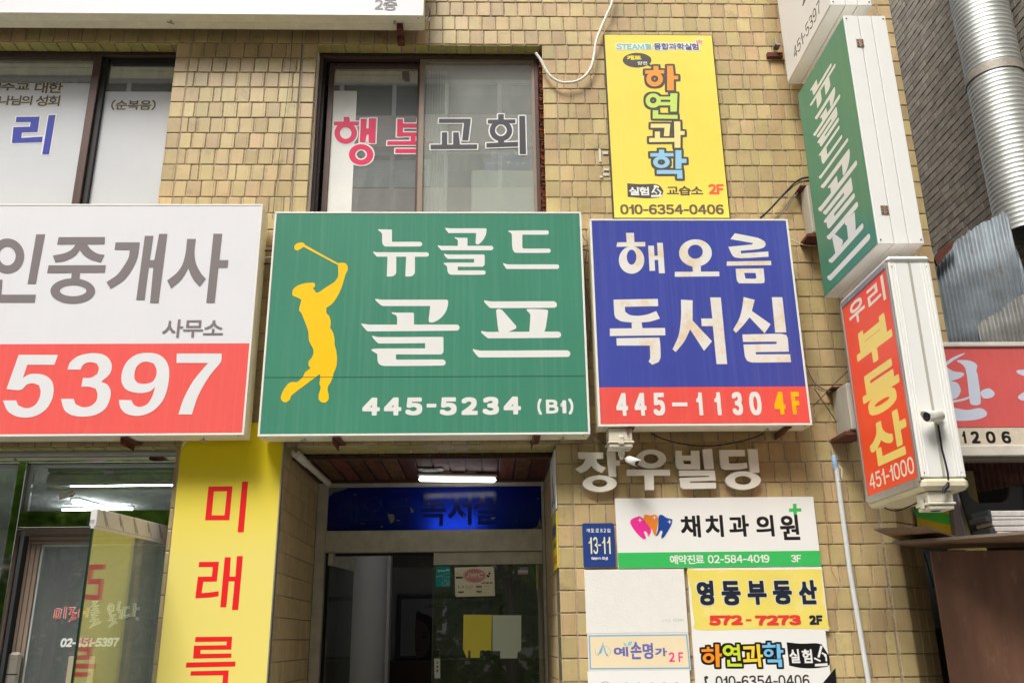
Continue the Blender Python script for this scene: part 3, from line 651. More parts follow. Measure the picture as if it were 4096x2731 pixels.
for k in TR_F: trace(m, LW, 'F', TR_F[k], 1, YF, lift=-.002)
for c, a, b, y0, y1 in (('4', 707, 813, 1238, 1350), ('4', 842, 948, 1237, 1349), ('5', 975, 1080, 1237, 1349), ('-', 1108, 1168, 1276, 1299), ('5', 1190, 1296, 1236, 1349), ('2', 1325, 1428, 1235, 1346), ('3', 1457, 1562, 1232, 1346), ('4', 1590, 1700, 1231, 1343),
                        ('(', 1801, 1832, 1243, 1346), ('B', 1855, 1935, 1250, 1337), ('1', 1945, 1985, 1254, 1336), (')', 1995, 2030, 1242, 1344)):
    text(m, LW, c, 'F', a, y0, b, y1, 1, YF, dil=.0105 if c.isdigit() else .006, lift=-.002)
m.build('lettering', T)
m = MB(); trace(m, YEL, 'F', '''P 277,295 283,280 300,270 325,266 340,272 345,280 550,395 565,393 590,393 605,402 613,420 612,440 600,462 592,490 575,545 550,600 515,650 478,676 480,710 495,725 505,755 505,785 502,798 520,830 530,870 530,905 540,940 546,990 542,1040 525,1085 518,1110 505,1145 490,1165 487,1190 493,1220 492,1250 475,1268 450,1268 432,1252 430,1225 440,1190 442,1168 436,1150 440,1115 438,1090 350,1155 258,1225 250,1250 230,1265 210,1266 195,1250 193,1230 210,1190 240,1150 262,1140 296,1139 332,1107 345,1080 380,1053 367,1035 368,1010 385,990 398,960 395,930 370,880 365,820 322,708 310,695 308,680 322,625 300,612 268,600 264,585 270,560 300,535 350,520 400,517 410,530 405,545 392,552 405,565 412,580 430,578 480,545 530,512 552,480 553,440 552,408 335,293 322,303 300,315 285,313 278,305''', 1, YF, lift=-.002); m.build('golfer_emblem', T)
m = MB().m(plain('seam_dark', '35604f')); z_ = W('F', 1000, 1107, 1, YF).z; m.box(-1.70, .78, YF+.0018, YF+.004, z_-.0025, z_+.0025); m.build('seam', T)
bracket(T, -1.13, 3.076); bracket(T, .39, 3.076); wingnut(T, -1.38, 3.082, -.22); wingnut(T, .6, 3.082, -.22)
# blue reading room sign
T = lightbox('reading_room_sign', 'deep blue square sign with stained white letters over a red phone band', .867, 2.52, 3.142, 4.893, YF, -.08, SBL)
strips(T, REDB, .885, 2.503, 3.16, 3.451, YF)
m = MB()
trace(m, LSTAIN, 'G', '''P 320,206 370,206 373,268 325,268; P 265,265 441,263 441,291 260,293; E 355,376 80,86 355,358 30,47; P 459,286 495,286 503,443 468,444; P 493,350 522,349 522,375 495,376; P 515,268 551,268 564,459 527,459;
E 756,332 103,86 755,324 47,44; P 738,415 790,415 790,449 740,449; P 627,450 905,448 906,478 626,481; P 1003,208 1150,238 1190,260 1197,280 1185,297 1150,308 1040,318 1042,335 1213,322 1215,355 1050,365 1000,358 983,340 962,293 1110,278 1118,270 975,245; P 953,385 1230,381 1232,408 951,412;
P 1008,430 1183,428 1190,500 1188,518 1170,522 1030,522 1016,505|1062,457 1133,457 1138,488 1130,493 1070,492; P 242,624 520,619 522,665 313,669 315,700 345,720 400,725 460,715 510,695 533,743 470,762 380,768 290,760 255,740 247,715; P 355,768 418,768 424,804 357,804; P 219,805 565,801 567,848 219,852; P 260,866 530,862 535,900 537,985 525,1015 485,1032 462,1012 472,990 470,912 262,912;
P 665,624 738,628 738,755 860,885 810,945 722,810 690,880 632,953 612,935 650,850 665,740; P 848,610 915,610 955,1028 888,1028 865,790 795,790 792,742 862,742; P 1058,608 1128,625 1110,695 1228,778 1190,835 1095,735 1060,780 1010,833 992,812 1030,745 1048,680; P 1235,609 1301,609 1326,829 1256,830;
P 1050,842 1290,838 1325,845 1335,865 1342,950 1133,953 1135,967 1350,966 1356,1016 1110,1018 1080,1008 1066,980 1057,905 1265,902 1265,887 1054,889''', 1, YF, lift=-.002)
m.build('lettering', T)
m = MB()
for c, a, b, y0, y1 in (('4', 255, 336, 1210, 1353), ('4', 369, 452, 1209, 1352), ('5', 485, 569, 1208, 1352), ('-', 608, 706, 1269, 1293), ('1', 756, 806, 1206, 1350), ('1', 870, 921, 1205, 1349), ('3', 978, 1058, 1203, 1349), ('0', 1086, 1177, 1201, 1349)):
    text(m, LW, c, 'G', a, y0, b, y1, 1, YF, dil=.0095 if c != '-' else .002, lift=.0005)
m.build('phone_number', T); m = MB()
for c, a, b in (('4', 1241, 1326), ('F', 1352, 1420)): text(m, plain('floor_yellow', 'fdbf12'), c, 'G', a, 1202, b, 1345, 1, YF, dil=.011, lift=.0005)
m.build('floor_number', T)
bracket(T, 1.115, 3.137); bracket(T, 2.34, 3.137, -.27); wingnut(T, 2.2, 3.142, -.2)

# yellow academy board
SY = mat('board_yellow', 'fbe261', .35, var=.03, scale=2, streak=.12, streakcol=(.95, .85, .45)); DG = plain('outline_grey', '5a5450')
T = thing('academy_board', 'tall yellow academy board with rainbow letters above the blue sign', 'signboard', (1.6, -.04, 5.03))
MB().m(plain('dark_rim', '4b4842')).box(1.103, 2.122, -.036, .0, 5.022, 6.912, c=.004).build('backing', T)
MB().m(SY).box(1.115, 2.112, -.04, -.0365, 5.032, 6.90).build('face_panel', T)
Y_ = -.041; m = MB(); OW = plain('outline_white', 'eef0ee')
TEAL = plain('txt_teal', '7fcfc4'); PUR = plain('txt_purple', '5d5a9c')
for s_, mt_, a, b, y0, y1 in (('STEAM', TEAL, 636, 830, 309, 346), ('형', TEAL, 836, 877, 307, 345), ('융합과학실험', PUR, 895, 1210, 303, 349)):
    text(m, OW, s_, 'C', a, y0, b, y1, 1, Y_, dil=.0145, keep=.012, gap=.04); text(m, mt_, s_, 'C', a, y0, b, y1, 1, Y_, dil=.0012, lift=.0018, gap=.04)
trace(m, OW, 'C', 'P 1192,300 1190,278 1203,288 1213,270 1222,286 1238,280 1230,302', 1, Y_, dil=.008, lift=.0005); trace(m, plain('crown_orange', 'f4a547'), 'C', 'P 1192,300 1190,278 1203,288 1213,270 1222,286 1238,280 1230,302', 1, Y_, lift=.002)
m.m(DG); trace(m, DG, 'C', 'E 781,421 100,51; P 845,455 895,475 868,445', 1, Y_)
text(m, plain('txt_yellow', 'f6e04e'), '개포', 'C', 708, 388, 812, 421, 1, Y_, dil=.004, lift=.001, gap=.1); text(m, OW, '양전', 'C', 783, 430, 852, 455, 1, Y_, dil=.001, lift=.001)
HY = {'ha': ('f9a24b', 'P 895,462 930,462 930,492 895,492; P 838,492 970,490 970,515 835,517; E 903,553 58,52 903,551 25,23; P 990,460 1030,460 1037,530 1068,530 1068,555 1037,555 1037,632 990,632'),
      'yeon': ('cfe774', 'E 893,703 53,50 893,701 23,22; P 930,675 1015,675 1015,697 930,697; P 930,713 1015,713 1015,737 930,737; P 1012,652 1062,652 1057,780 1012,780; P 890,770 928,770 928,801 1063,803 1063,830 890,828'),
      'gwa': ('fde69a', 'P 877,864 1012,864 1005,950 967,950 972,892 875,892; P 905,918 940,918 940,965 905,965; P 865,963 1050,963 1050,990 865,992; P 1038,848 1082,848 1083,915 1112,915 1112,942 1083,942 1083,1031 1042,1031'),
      'hak': ('9fd0ee', 'P 933,1044 970,1044 970,1070 933,1070; P 873,1068 1035,1068 1035,1091 873,1093; E 950,1131 58,42 950,1131 26,19; P 1048,1048 1090,1048 1090,1108 1125,1108 1125,1137 1090,1137 1090,1178 1048,1178; P 918,1186 1095,1186 1098,1246 1060,1246 1060,1213 918,1213')}
for k, (c_, d_) in HY.items(): trace(m, DG, 'C', d_, 1, Y_, dil=.021)
for k, (c_, d_) in HY.items(): trace(m, plain('academy_'+k, c_), 'C', d_, 1, Y_, lift=.0015)
trace(m, DG, 'C', 'P 712,1278 800,1284 905,1282 940,1295 965,1330 955,1368 930,1376 850,1382 716,1372', 1, Y_)
text(m, OW, '실험', 'C', 722, 1303, 866, 1362, 1, Y_, dil=.003, lift=.001, gap=.05)
MICRO = 'L 12 915,1292 885,1345; P 898,1290 935,1300 930,1312 895,1302; L 8 893,1330 920,1350; L 9 920,1318 946,1340 938,1358; P 880,1360 955,1357 953,1372 878,1374'
trace(m, OW, 'C', MICRO, 1, Y_, lift=.001)
text(m, DG, '교습소', 'C', 985, 1296, 1242, 1362, 1, Y_, dil=.0025, gap=.05); text(m, plain('txt_coral', 'f4694f'), '2F', 'C', 1275, 1283, 1390, 1355, 1, Y_, dil=.006)
text(m, plain('txt_brown', '6d5f55'), '010-6354-0406', 'C', 661, 1424, 1388, 1495, 1, Y_, dil=.0045)
m.build('lettering', T)
TPR = thing('tape_scraps', 'torn tape scraps stuck on tiles beside the yellow academy board', 'tape', (1.0, 0, 5.5))
for x0, x1, y0, y1 in ((512, 532, 1040, 1130), (540, 578, 1058, 1076), (548, 585, 1175, 1190), (545, 585, 1210, 1226), (520, 540, 1225, 1240)):
    a = W('C', x0, y0, 1, -.004); b = W('C', x1, y1, 1, -.004); MB().m(plain('old_tape', 'd8d4c0', .6)).box(a.x, b.x, -.008, -.0035, b.z, a.z).build('tape_strip', TPR)

# ================================================================== projecting signs at the corner
XP = 2.73
def psign(nm, label, x1, y0, y1, z0, z1, fmat, seams=(), cap=False):
    T = thing(nm, label, 'signboard', (XP, y1, z0), 'projecting signs at the building corner')
    mb = MB().m(mat('white_panel', 'f2f1ec', .35, var=.01)); n = [0]+list(seams)+[1]
    for i in range(len(n)-1):
        a = XP+.002+(x1-XP)*n[i]; b = XP+(x1-XP)*n[i+1]; mb.box(a+.0015, b-.0015, y0, y1, z0, z1, c=.004)
    mb.build('cabinet', T)
    f = MB().m(fmat).box(XP-.002, XP+.0015, y0+.012, y1-.012, z0+.012, z1-.012); f.build('face_panel', T)
    s = MB().m(SCREW)
    for a in (XP+.022, x1-.022):
        for z in (z0+.03, z1-.03): s.tube([(a, y0+.001, z), (a, y0-.004, z)], .006, 6)
    s.build('screw', T); return T
T = psign('corner_sign', 'white projecting corner sign with phone number, topmost at the corner', 3.06, -1.20, -.14, 6.309, 8.0, WHITE, (.36, .66))
m = MB(); text(m, INK, '451-5397', 0, 0, 0, 0, 0, 0, XP-.002, dil=.0015, gap=.12, rect=(.36, 6.52, 1.02, 6.40)); m.build('phone_number', T); m = MB(); trace(m, INK, 'D', 'P 268,30 280,0 285,-40 275,-30 262,32', 0, XP-.002); m.build('lettering', T)
a = W('D', 120, 200, 1, -.06); b = W('D', 160, 240, 1, -.06); mm = MB().m(ALU).box(a.x, XP, -.10, -.015, b.z, b.z+.02, c=.003).box(a.x, a.x+.008, -.10, -.012, b.z, a.z, c=.003); mm.build('bracket', T)
a = W('D', 85, 265, 1, -.03); b = W('D', 165, 288, 1, -.03); MB().m(RUST).box(a.x, b.x, -.04, .004, b.z, a.z, c=.003).build('rusty_stub', T)
T = psign('corner_sign', 'green projecting corner sign with tall white brush letters', 3.058, -1.372, -.325, 4.177, 6.075, SGREEN, (.35, .66))
def retrace(mb, mt, dsl, box, rect, X):
    """the same hand cut letters as on the front sign, refitted to a rectangle on the side face: rect = (u0, ztop, u1, zbottom), u = -y"""
    x0, y0, x1, y1 = box; mb.m(mt); i = 0
    for ls, ox, oz in [(l_, a_, b_) for l_ in shapes(dsl) for a_, b_ in ((0, 0), (.006, .003), (-.006, -.003), (.006, -.003), (-.006, .003))]:
        L3 = [[Vector((X-LAY*(i+1), -(rect[0]+(x-x0)/(x1-x0)*(rect[2]-rect[0])+ox), rect[1]+(y-y0)/(y1-y0)*(rect[3]-rect[1])+oz)) for x, y in l] for l in ls]
        mb.poly(L3); i += 1
m = MB(); XS = XP-.0025
retrace(m, LW, TR_F['new'], (771, 183, 1122, 479), (.56, 5.93, 1.13, 5.70), XS)
retrace(m, LW, TR_F['gol'], (1177, 174, 1526, 468), (.55, 5.655, 1.13, 5.36), XS)
retrace(m, LW, TR_F['deu'], (1586, 190, 1939, 432), (.545, 5.32, 1.155, 5.12), XS)
retrace(m, LW, TR_F['gol2'], (698, 618, 1314, 1040), (.45, 5.06, 1.24, 4.66), XS)
retrace(m, LW, TR_F['peu'], (1397, 628, 2009, 986), (.45, 4.62, 1.27, 4.26), XS)
m.build('lettering', T)
for c_ in ((552, 218), (675, 1055)):
    a = W('D', *c_, 1, -1.372); m = MB().m(mat('hinge_steel', 'a08a78', .5, metal=.5, var=.2, scale=60)); m.box(a.x-.027, a.x-.004, -1.377, -1.372, a.z-.034, a.z+.034, c=.001).box(a.x+.004, a.x+.027, -1.377, -1.372, a.z-.034, a.z+.034, c=.001)
    m.tube([(a.x, -1.378, a.z-.034), (a.x, -1.378, a.z+.034)], .004, 6); m.m(RUST)
    for i in (-1, 1):
        for k in (-1, 0, 1): m.tube([(a.x+i*.016, -1.377, a.z+k*.024), (a.x+i*.016, -1.380, a.z+k*.024)], .005, 6)
    m.build('hinge', T)
ORG = mat('sign_orange', 'fb5730', .3, var=.04, scale=2)
T = psign('corner_sign', 'orange projecting corner sign, lowest at the corner, under a camera', 3.02, -1.462, -.62, 2.535, 3.995, FRAME, (.5,), cap=True)
m = MB().m(ORG); m.box(XP-.006, XP-.0025, -1.435, -.655, 2.54, 3.965); m.build('colour_face', T)
m = MB().m(ALU)
for a in ((-1.462, -1.436, 2.515, 4.0), (-.652, -.62, 2.50, 4.0)): m.box(XP-.012, XP-.0025, a[0], a[1], a[2], a[3], c=.003)
m.box(XP-.012, XP-.0025, -1.435, -.653, 2.485, 2.538, c=.003); m.box(XP-.012, XP-.0025, -1.435, -.653, 3.967, 4.01, c=.003)
m.build('frame', T)
CAPM = mat('yellowed_cap', 'd9cfb2', .45, var=.08, scale=14)
for z0, z1 in ((2.455, 2.534), (3.996, 4.045)):
    mb = MB().m(CAPM if z0 < 3 else FRAME); mb.box(XP-.004, 3.028, -1.475, -.61, z0, z1, c=.025); mb.build('end_cap', T)
m = MB().m(_M['white_panel'])   # ribbed corner profiles on the narrow front
for a in (XP+.012, XP+.03, XP+.048, 2.955, 2.975, 2.995): m.box(a, a+.010, -1.467, -1.461, 2.54, 3.99, c=.002)
m.m(plain('seam_grey', 'b9b4a6')).box(2.868, 2.886, -1.464, -1.461, 2.54, 3.99, c=.001); m.build('rib', T)
m = MB(); OYE = plain('txt_pale_yellow', 'fbe27c'); OWH = plain('txt_offwhite', 'f6e9d6'); XO = XP-.0062
text(m, OWH, '우', 'H', 265, 395, 350, 255, 0, XO, dil=.005, rect=(.755, 3.94, 1.04, 3.77)); text(m, OWH, '리', 0, 0, 0, 0, 0, 0, XO, dil=.004, rect=(1.10, 3.945, 1.38, 3.765))
for ch, zt, zb in (('부', 3.69, 3.41), ('동', 3.365, 3.05), ('산', 3.02, 2.71)): text(m, OYE, ch, 0, 0, 0, 0, 0, 0, XO, dil=.017, rect=(.79, zt, 1.39, zb))
text(m, OWH, '451-1000', 0, 0, 0, 0, 0, 0, XO, dil=.002, gap=.1, rect=(.71, 2.685, 1.405, 2.575))
m.build('lettering', T)
# ballast boxes behind the projecting signs
GALV = mat('stained_box_metal', 'b8b4a8', .5, var=.12, scale=5, streak=.5, streakcol=(.35, .2, .1)); 
for lb, c0, c1, z0, z1 in (('upper rust stained metal box behind the green corner sign', 'a', 0, 4.82, 5.27), ('lower rust streaked metal box behind the orange corner sign', 'b', 0, 3.10, 3.47)):
    T = thing('ballast_box', lb, 'electrical box', (2.8, -.1, z0), 'metal boxes behind the projecting signs'); x0 = 2.76 if z0 > 4 else 2.81
    B('housing', T, GALV, x0, 2.93, -.19 if z0 > 4 else -.33, -.03, z0, z1, c=.008); B('bracket', T, RUST, x0-.05, 2.93, -.20 if z0 > 4 else -.31, .0, z0-.04, z0-.008, c=.004)
    B('bracket', T, RUST, x0-.04, 2.93, -.15, .0, z1+.008, z1+.022, c=.004)
# ================================================================== boards under the blue sign
def board(nm, label, crop, x0, y0, x1, y1, mt, y=-.028, th=.018, cat='plaque', group='small boards on the tiled wall', c=.0015):
    a = W(crop, x0, y0, 1, y); b = W(crop, x1, y1, 1, y); T = thing(nm, label, cat, (a.x, 0, b.z), group)
    MB().m(mt).box(a.x, b.x, y, y+th, b.z, a.z, c=c).build('panel', T); return T, (a.x, b.x, b.z, a.z)
WP = mat('board_white', 'efeeea', .4, var=.015, scale=3)
T, q = board('clinic_board', 'white and green dental clinic board with three tooth logos', 'K', 411, 400, 1718, 829, WP)
yb = -.0282; m = MB().m(plain('band_green', '3fbf62')); zg = W('K', 1000, 737, 1, yb).z; m.box(q[0]+.001, q[1]-.001, yb-.001, yb-.0001, q[2]+.002, zg); m.build('colour_band', T)
m = MB(); trace(m, plain('tooth_pink', 'f0359a'), 'K', 'S 508,553 518,530 545,518 565,512 585,522 602,545 625,575 640,603 630,628 618,620 602,606 594,614 606,640 604,655 590,655 560,630 528,592', 1, yb, lift=.0012)
trace(m, plain('tooth_orange', 'f08a35'), 'K', 'S 592,520 602,502 635,507 665,502 683,520 683,560 674,610 667,637 655,622 646,598 634,598 628,640 615,625 622,590 600,550', 1, yb, lift=.0006)
trace(m, plain('tooth_blue', '24499b'), 'K', 'S 688,512 708,503 738,522 772,532 770,560 750,600 724,640 708,652 704,640 712,610 700,602 682,630 670,635 682,600 685,560', 1, yb, lift=.0018)
for x, y in ((569, 537), (661, 521), (757, 547)): trace(m, LW, 'K', f'P {x},{y-17} {x+3},{y-3} {x+17},{y} {x+3},{y+3} {x},{y+17} {x-3},{y+3} {x-17},{y} {x-3},{y-3}', 1, yb, lift=.0026)
m.build('tooth_logo', T)
m = MB(); BK = plain('print_black', '211f20')
for ch, x0, x1, y0, y1 in (('채', 822, 958, 507, 646), ('치', 978, 1103, 505, 643), ('과', 1127, 1266, 505, 641), ('의', 1297, 1424, 505, 640), ('원', 1447, 1586, 503, 662)): text(m, BK, ch, 'K', x0, y0, x1, y1, 1, yb, dil=.0055)
m.build('lettering', T); m = MB(); trace(m, plain('cross_green', '3fc05c'), 'K', 'P 1537,433 1560,433 1561,462 1590,461 1591,482 1562,483 1563,504 1542,504 1540,484 1513,485 1512,464 1539,463', 1, yb)
m.build('cross_emblem', T); m = MB()
for s_, x0, x1, y0, y1 in (('예약진료', 757, 978, 757, 814), ('02-584-4019', 997, 1391, 758, 805), ('3F', 1523, 1593, 756, 802)): text(m, LW, s_, 'K', x0, y0, x1, y1, 1, yb, dil=.0018, lift=.0012, gap=.09)
m.build('lettering', T)
T = thing('address_plate', 'small navy house number plate reading 13-11', 'plaque', (.75, 0, 2.1)); a = W('K', 204, 557, 1, -.02); b = W('K', 417, 833, 1, -.02)
NAVY = mat('plate_navy', '2b4385', .35, var=.03); cr_ = .014; out_ = []
for cx, cz, t0 in ((b.x-cr_, a.z-cr_, 0), (a.x+cr_, a.z-cr_, 90), (a.x+cr_, b.z+cr_, 180), (b.x-cr_, b.z+cr_, 270)):
    for t in range(0, 91, 18): out_.append(Vector((cx+cr_*math.cos(math.radians(t0+t)), -.02, cz+cr_*math.sin(math.radians(t0+t)))))
MB().m(NAVY).poly([out_], (0, .012, 0)).build('panel', T)
m = MB(); CRM = plain('print_cream', 'f1edc0'); yp = -.0202
for ch, x0, x1 in (('개', 229, 252), ('포', 257, 281), ('로', 287, 311), ('8', 318, 333), ('2', 339, 354), ('길', 360, 383)): text(m, LW, ch, 'K', x0, 590, x1, 614, 1, yp, dil=.0006)
for ch, x0, x1, y0, y1 in (('1', 243, 268, 645, 750), ('3', 272, 305, 643, 750), ('-', 303, 323, 690, 699), ('1', 328, 353, 643, 750), ('1', 360, 385, 642, 750)): text(m, CRM, ch, 'K', x0, y0, x1, y1, 1, yp, dil=.001 if ch != '-' else 0)
text(m, LW, 'Gaepo-ro', 'K', 262, 768, 323, 790, 1, yp, dil=.0008, gap=.05); text(m, LW, '82-gil', 'K', 330, 768, 369, 790, 1, yp, dil=.0008, gap=.05); m.build('lettering', T)
PEEL = mat('peeled_white', 'e9e7e0', .75, var=.02, scale=14, bump=.6, bscale=60, col2='e2e0da', c2thr=.66)
T, q = board('blank_board', 'blank white board of peeling paint under the house number', 'K', 217, 852, 876, 1246, PEEL)
m = MB(); text(m, plain('faded_print', 'c9c6c2'), 'Clinic', 'K', 780, 1158, 848, 1176, 1, -.0282, dil=.001); text(m, plain('faded_print', 'c9c6c2'), 'ental', 'K', 708, 1160, 765, 1178, 1, -.0282); m.build('faint_print', T)
T, q = board('estate_board', 'yellow real estate board with curled edges on white backing', 'K', 870, 842, 1768, 1237, WP)
m = MB().m(mat('faded_yellow_film', 'f0dd6e', .35, var=.05, scale=3, col2='f2e294', c2thr=.6)); trace(m, _M['faded_yellow_film'], 'K', 'S 869,850 950,853 1100,848 1400,850 1698,846 1720,865 1724,930 1745,1100 1764,1205 1755,1225 1500,1222 1200,1228 930,1229 915,1180 900,1090 893,1000 880,920', 1, -.029, d=.0008); m.build('film_sheet', T)
m = MB(); NB = plain('print_navy_black', '232a3a'); OL = plain('outline_paleblue', 'dfe4e2')
for ch, x0, x1, y0, y1 in (('영', 920, 1047, 915, 1079), ('동', 1075, 1218, 917, 1079), ('부', 1238, 1382, 916, 1075), ('동', 1398, 1543, 915, 1073), ('산', 1562, 1704, 912, 1072)):
    text(m, OL, ch, 'K', x0, y0, x1, y1, 1, -.0295, dil=.0125, keep=.001); text(m, NB, ch, 'K', x0+4, y0+4, x1-4, y1-4, 1, -.0295, dil=.0085, lift=.001)
m.build('lettering', T); m = MB()
for s_, x0, x1 in (('572', 1003, 1222), ('7273', 1296, 1592)): text(m, plain('print_red', 'e8423c'), s_, 'K', x0, 1139, x1, 1201, 1, -.0295, dil=.0072, lift=.0005, gap=.06)
text(m, _M['print_red'], '-', 'K', 1238, 1163, 1276, 1175, 1, -.0295, lift=.0005); m.build('phone_number', T); m = MB(); text(m, NB, '2F', 'K', 1637, 1138, 1730, 1198, 1, -.0295, dil=.006, lift=.0005, gap=.16); m.build('floor_number', T)
T, q = board('skincare_board', 'cream board with sky blue border and purple letters', 'K', 236, 1256, 893, 1486, mat('worn_board_white', 'e4dfd6', .5, var=.05, scale=20, col2='a86a5e', c2thr=.72))
BG = mat('stained_cream', 'f1dfba', .4, var=.03, scale=3, col2='f0cf96', c2thr=.66)
m = MB(); trace(m, plain('border_blue', '6fb0d8'), 'K', 'P 245,1265 868,1258 888,1476 252,1480', 1, -.0283); trace(m, BG, 'K', 'P 253,1273 861,1266 880,1468 260,1472', 1, -.0286)
PU = plain('print_purple', '6a6bb2')
for ch, x0, x1, y0, y1 in (('예', 330, 457, 140, 222), ('손', 470, 575, 97, 245), ('명', 575, 672, 107, 243), ('가', 682, 788, 148, 220)): text(m, PU, ch, 'T', x0, y0, x1, y1, 1, -.0289, dil=.0032)
for ch, x0, x1 in (('2', 800, 856), ('F', 882, 930)): text(m, plain('print_magenta', 'ee3f96'), ch, 'T', x0, 186, x1, 268, 1, -.0289, dil=.0025)
trace(m, plain('leaf_teal', '7fcfd0'), 'T', 'P 410,102 430,108 445,134 425,128; P 450,133 455,100 492,88 480,122; L 3 447,134 449,160', 1, -.0289)
trace(m, plain('logo_blue', '6fb3d9'), 'T', 'P 238,115 244,115 228,190 192,214; P 240,125 250,132 268,190 292,222 270,218 252,180; E 240,107 5,5; L 3 175,160 172,190 185,208 205,214; L 3 262,130 290,150 305,180 295,205', 1, -.0289); m.build('lettering', T)
T, q = board('medical_board', 'white board with dark blue letter tops, cut by the bottom edge', 'K', 238, 1493, 903, 1760, WP)
m = MB(); trace(m, plain('print_royal', '3a3f9e'), 'T', 'P 432,444 445,446 452,470 440,470; P 540,444 553,446 560,470 548,470; P 648,444 661,446 668,470 656,470; P 756,443 769,445 780,470 764,470; P 862,442 875,445 890,470 872,470', 1, -.0283)
trace(m, INK, 'T', 'L 3 215,458 232,443 255,438 280,442 295,455', 1, -.0283); m.build('lettering', T)
T, q = board('science_board', 'white science academy board with rainbow letters and phone number', 'T', 1000, 16, 2215, 620, WP)
m = MB(); ys = -.0284; OB_ = plain('outline_black', '161415')
HT = {'ha': 'P 1127,138 1149,138 1151,160 1127,160; P 1080,160 1182,157 1183,180 1082,183; E 1142,235 50,42 1142,235 22,20; P 1197,118 1232,118 1234,195 1256,195 1256,222 1236,222 1238,312 1205,312',
      'yeon': 'E 1310,170 48,47 1310,170 22,21; P 1350,145 1385,145 1385,168 1350,168; P 1352,190 1388,190 1388,212 1352,212; P 1382,118 1405,118 1418,258 1392,258; P 1300,250 1325,250 1327,283 1427,283 1429,308 1303,308',
      'gwa': 'P 1437,135 1538,132 1532,235 1505,235 1510,160 1440,162; P 1468,188 1492,188 1494,246 1470,246; P 1437,246 1560,240 1562,266 1440,272; P 1550,117 1580,117 1583,205 1607,205 1607,228 1585,228 1597,312 1570,312',
      'hak': 'P 1645,102 1670,102 1670,125 1645,125; P 1600,125 1715,122 1715,145 1602,148; E 1655,192 42,34 1655,192 18,15; P 1722,115 1752,115 1756,165 1782,165 1782,190 1758,190 1760,240 1728,240; P 1645,248 1768,245 1772,312 1740,312 1738,272 1647,274'}
HC = {'ha': 'f8962a', 'yeon': 'cfe03a', 'gwa': 'fbd53f', 'hak': '7cc3ec'}
for k in HT: trace(m, OB_, 'T', HT[k], 1, ys, dil=.0145)
for k in HT: trace(m, plain('science_'+k, HC[k]), 'T', HT[k], 1, ys, lift=.0014)
trace(m, OB_, 'T', 'P 1810,100 1930,112 2060,108 2110,118 2130,150 2172,220 2178,280 2160,310 2050,322 1930,320 1832,300', 1, ys)
for ch, x0, x1 in (('실', 1828, 1928), ('험', 1935, 2035)): text(m, LW, ch, 'T', x0, 160, x1, 278, 1, ys, dil=.003, lift=.0012)
trace(m, LW, 'T', 'L 20 2108,130 2082,230; L 14 2045,235 2100,262; L 14 2110,190 2145,210 2150,262; P 2052,286 2160,278 2160,304 2052,306; E 2140,212 12,12', 1, ys, lift=.001)
text(m, plain('print_grey_black', '35322f'), '010-6354-0406', 'T', 1198, 388, 2010, 475, 1, ys, dil=.002)
trace(m, _M['print_grey_black'], 'T', 'P 1105,395 1125,386 1140,395 1135,412 1122,418 1130,450 1120,470 1108,430', 1, ys); trace(m, OB_, 'T', 'P 2228,318 2236,451 2118,451', 1, ys); m.build('lettering', T)
# building name: four separate metal letters
LM = mat('grey_metal_letter', 'f0ebdf', .4, metal=0, var=.04, scale=4); LS = mat('letter_side', '6d625c', .5)
BL_ = [('first', '장', 'P 178,107 338,109 337,146 293,148 300,170 320,190 355,205 328,238 285,215 262,190 240,215 195,238 162,212 205,185 228,148 180,145; P 358,104 415,106 417,158 443,160 443,190 418,190 420,262 375,260; E 315,305 108,52 315,302 48,25', 'first grey metal letter of the building name, above the house number plate'),
       ('second', '우', 'E 640,150 95,60 640,147 47,31; P 487,217 760,217 761,253 657,253 659,345 602,345 598,253 488,253', 'grey metal letter with a big ring above a bar, half behind the camera'),
       ('third', '빌', 'P 795,98 833,98 835,128 892,128 892,98 945,98 951,214 820,214 805,205 797,180|843,158 892,158 893,182 848,182; P 966,90 1025,85 1038,213 980,215; P 817,222 1043,222 1050,285 885,291 885,300 1050,300 1052,335 845,338 828,325 820,270 1008,263 1008,256 820,256', 'grey metal letter, third of the building name, with stacked bars'),
       ('fourth', '딩', 'P 1073,93 1232,93 1235,130 1130,132 1133,178 1205,177 1245,172 1250,205 1200,215 1110,215 1088,205 1080,180; P 1253,88 1313,88 1327,235 1267,235; E 1223,285 112,58 1223,284 53,29', 'last grey metal letter of the building name, farthest from the porch')]
for n_, ch, d_, lb in BL_:
    m = MB(); trace(m, LM, 'K', d_, 1, -.055, d=.028)
    if n_ in ('first', 'second', 'fourth', 'third'):
        sh_ = shapes(d_)[0][0]; c_ = W('K', sum(p[0] for p in sh_)/len(sh_), sum(p[1] for p in sh_)/len(sh_), 1, -.055)
        for dx in (-.05, .05): m.m(LS).tube([(c_.x+dx, -.03, c_.z+.03), (c_.x+dx, .004, c_.z+.03)], .005, 5)
    o = m.build('metal_letter'); tag(o, lb, 'letter', 'metal letters of the building name')
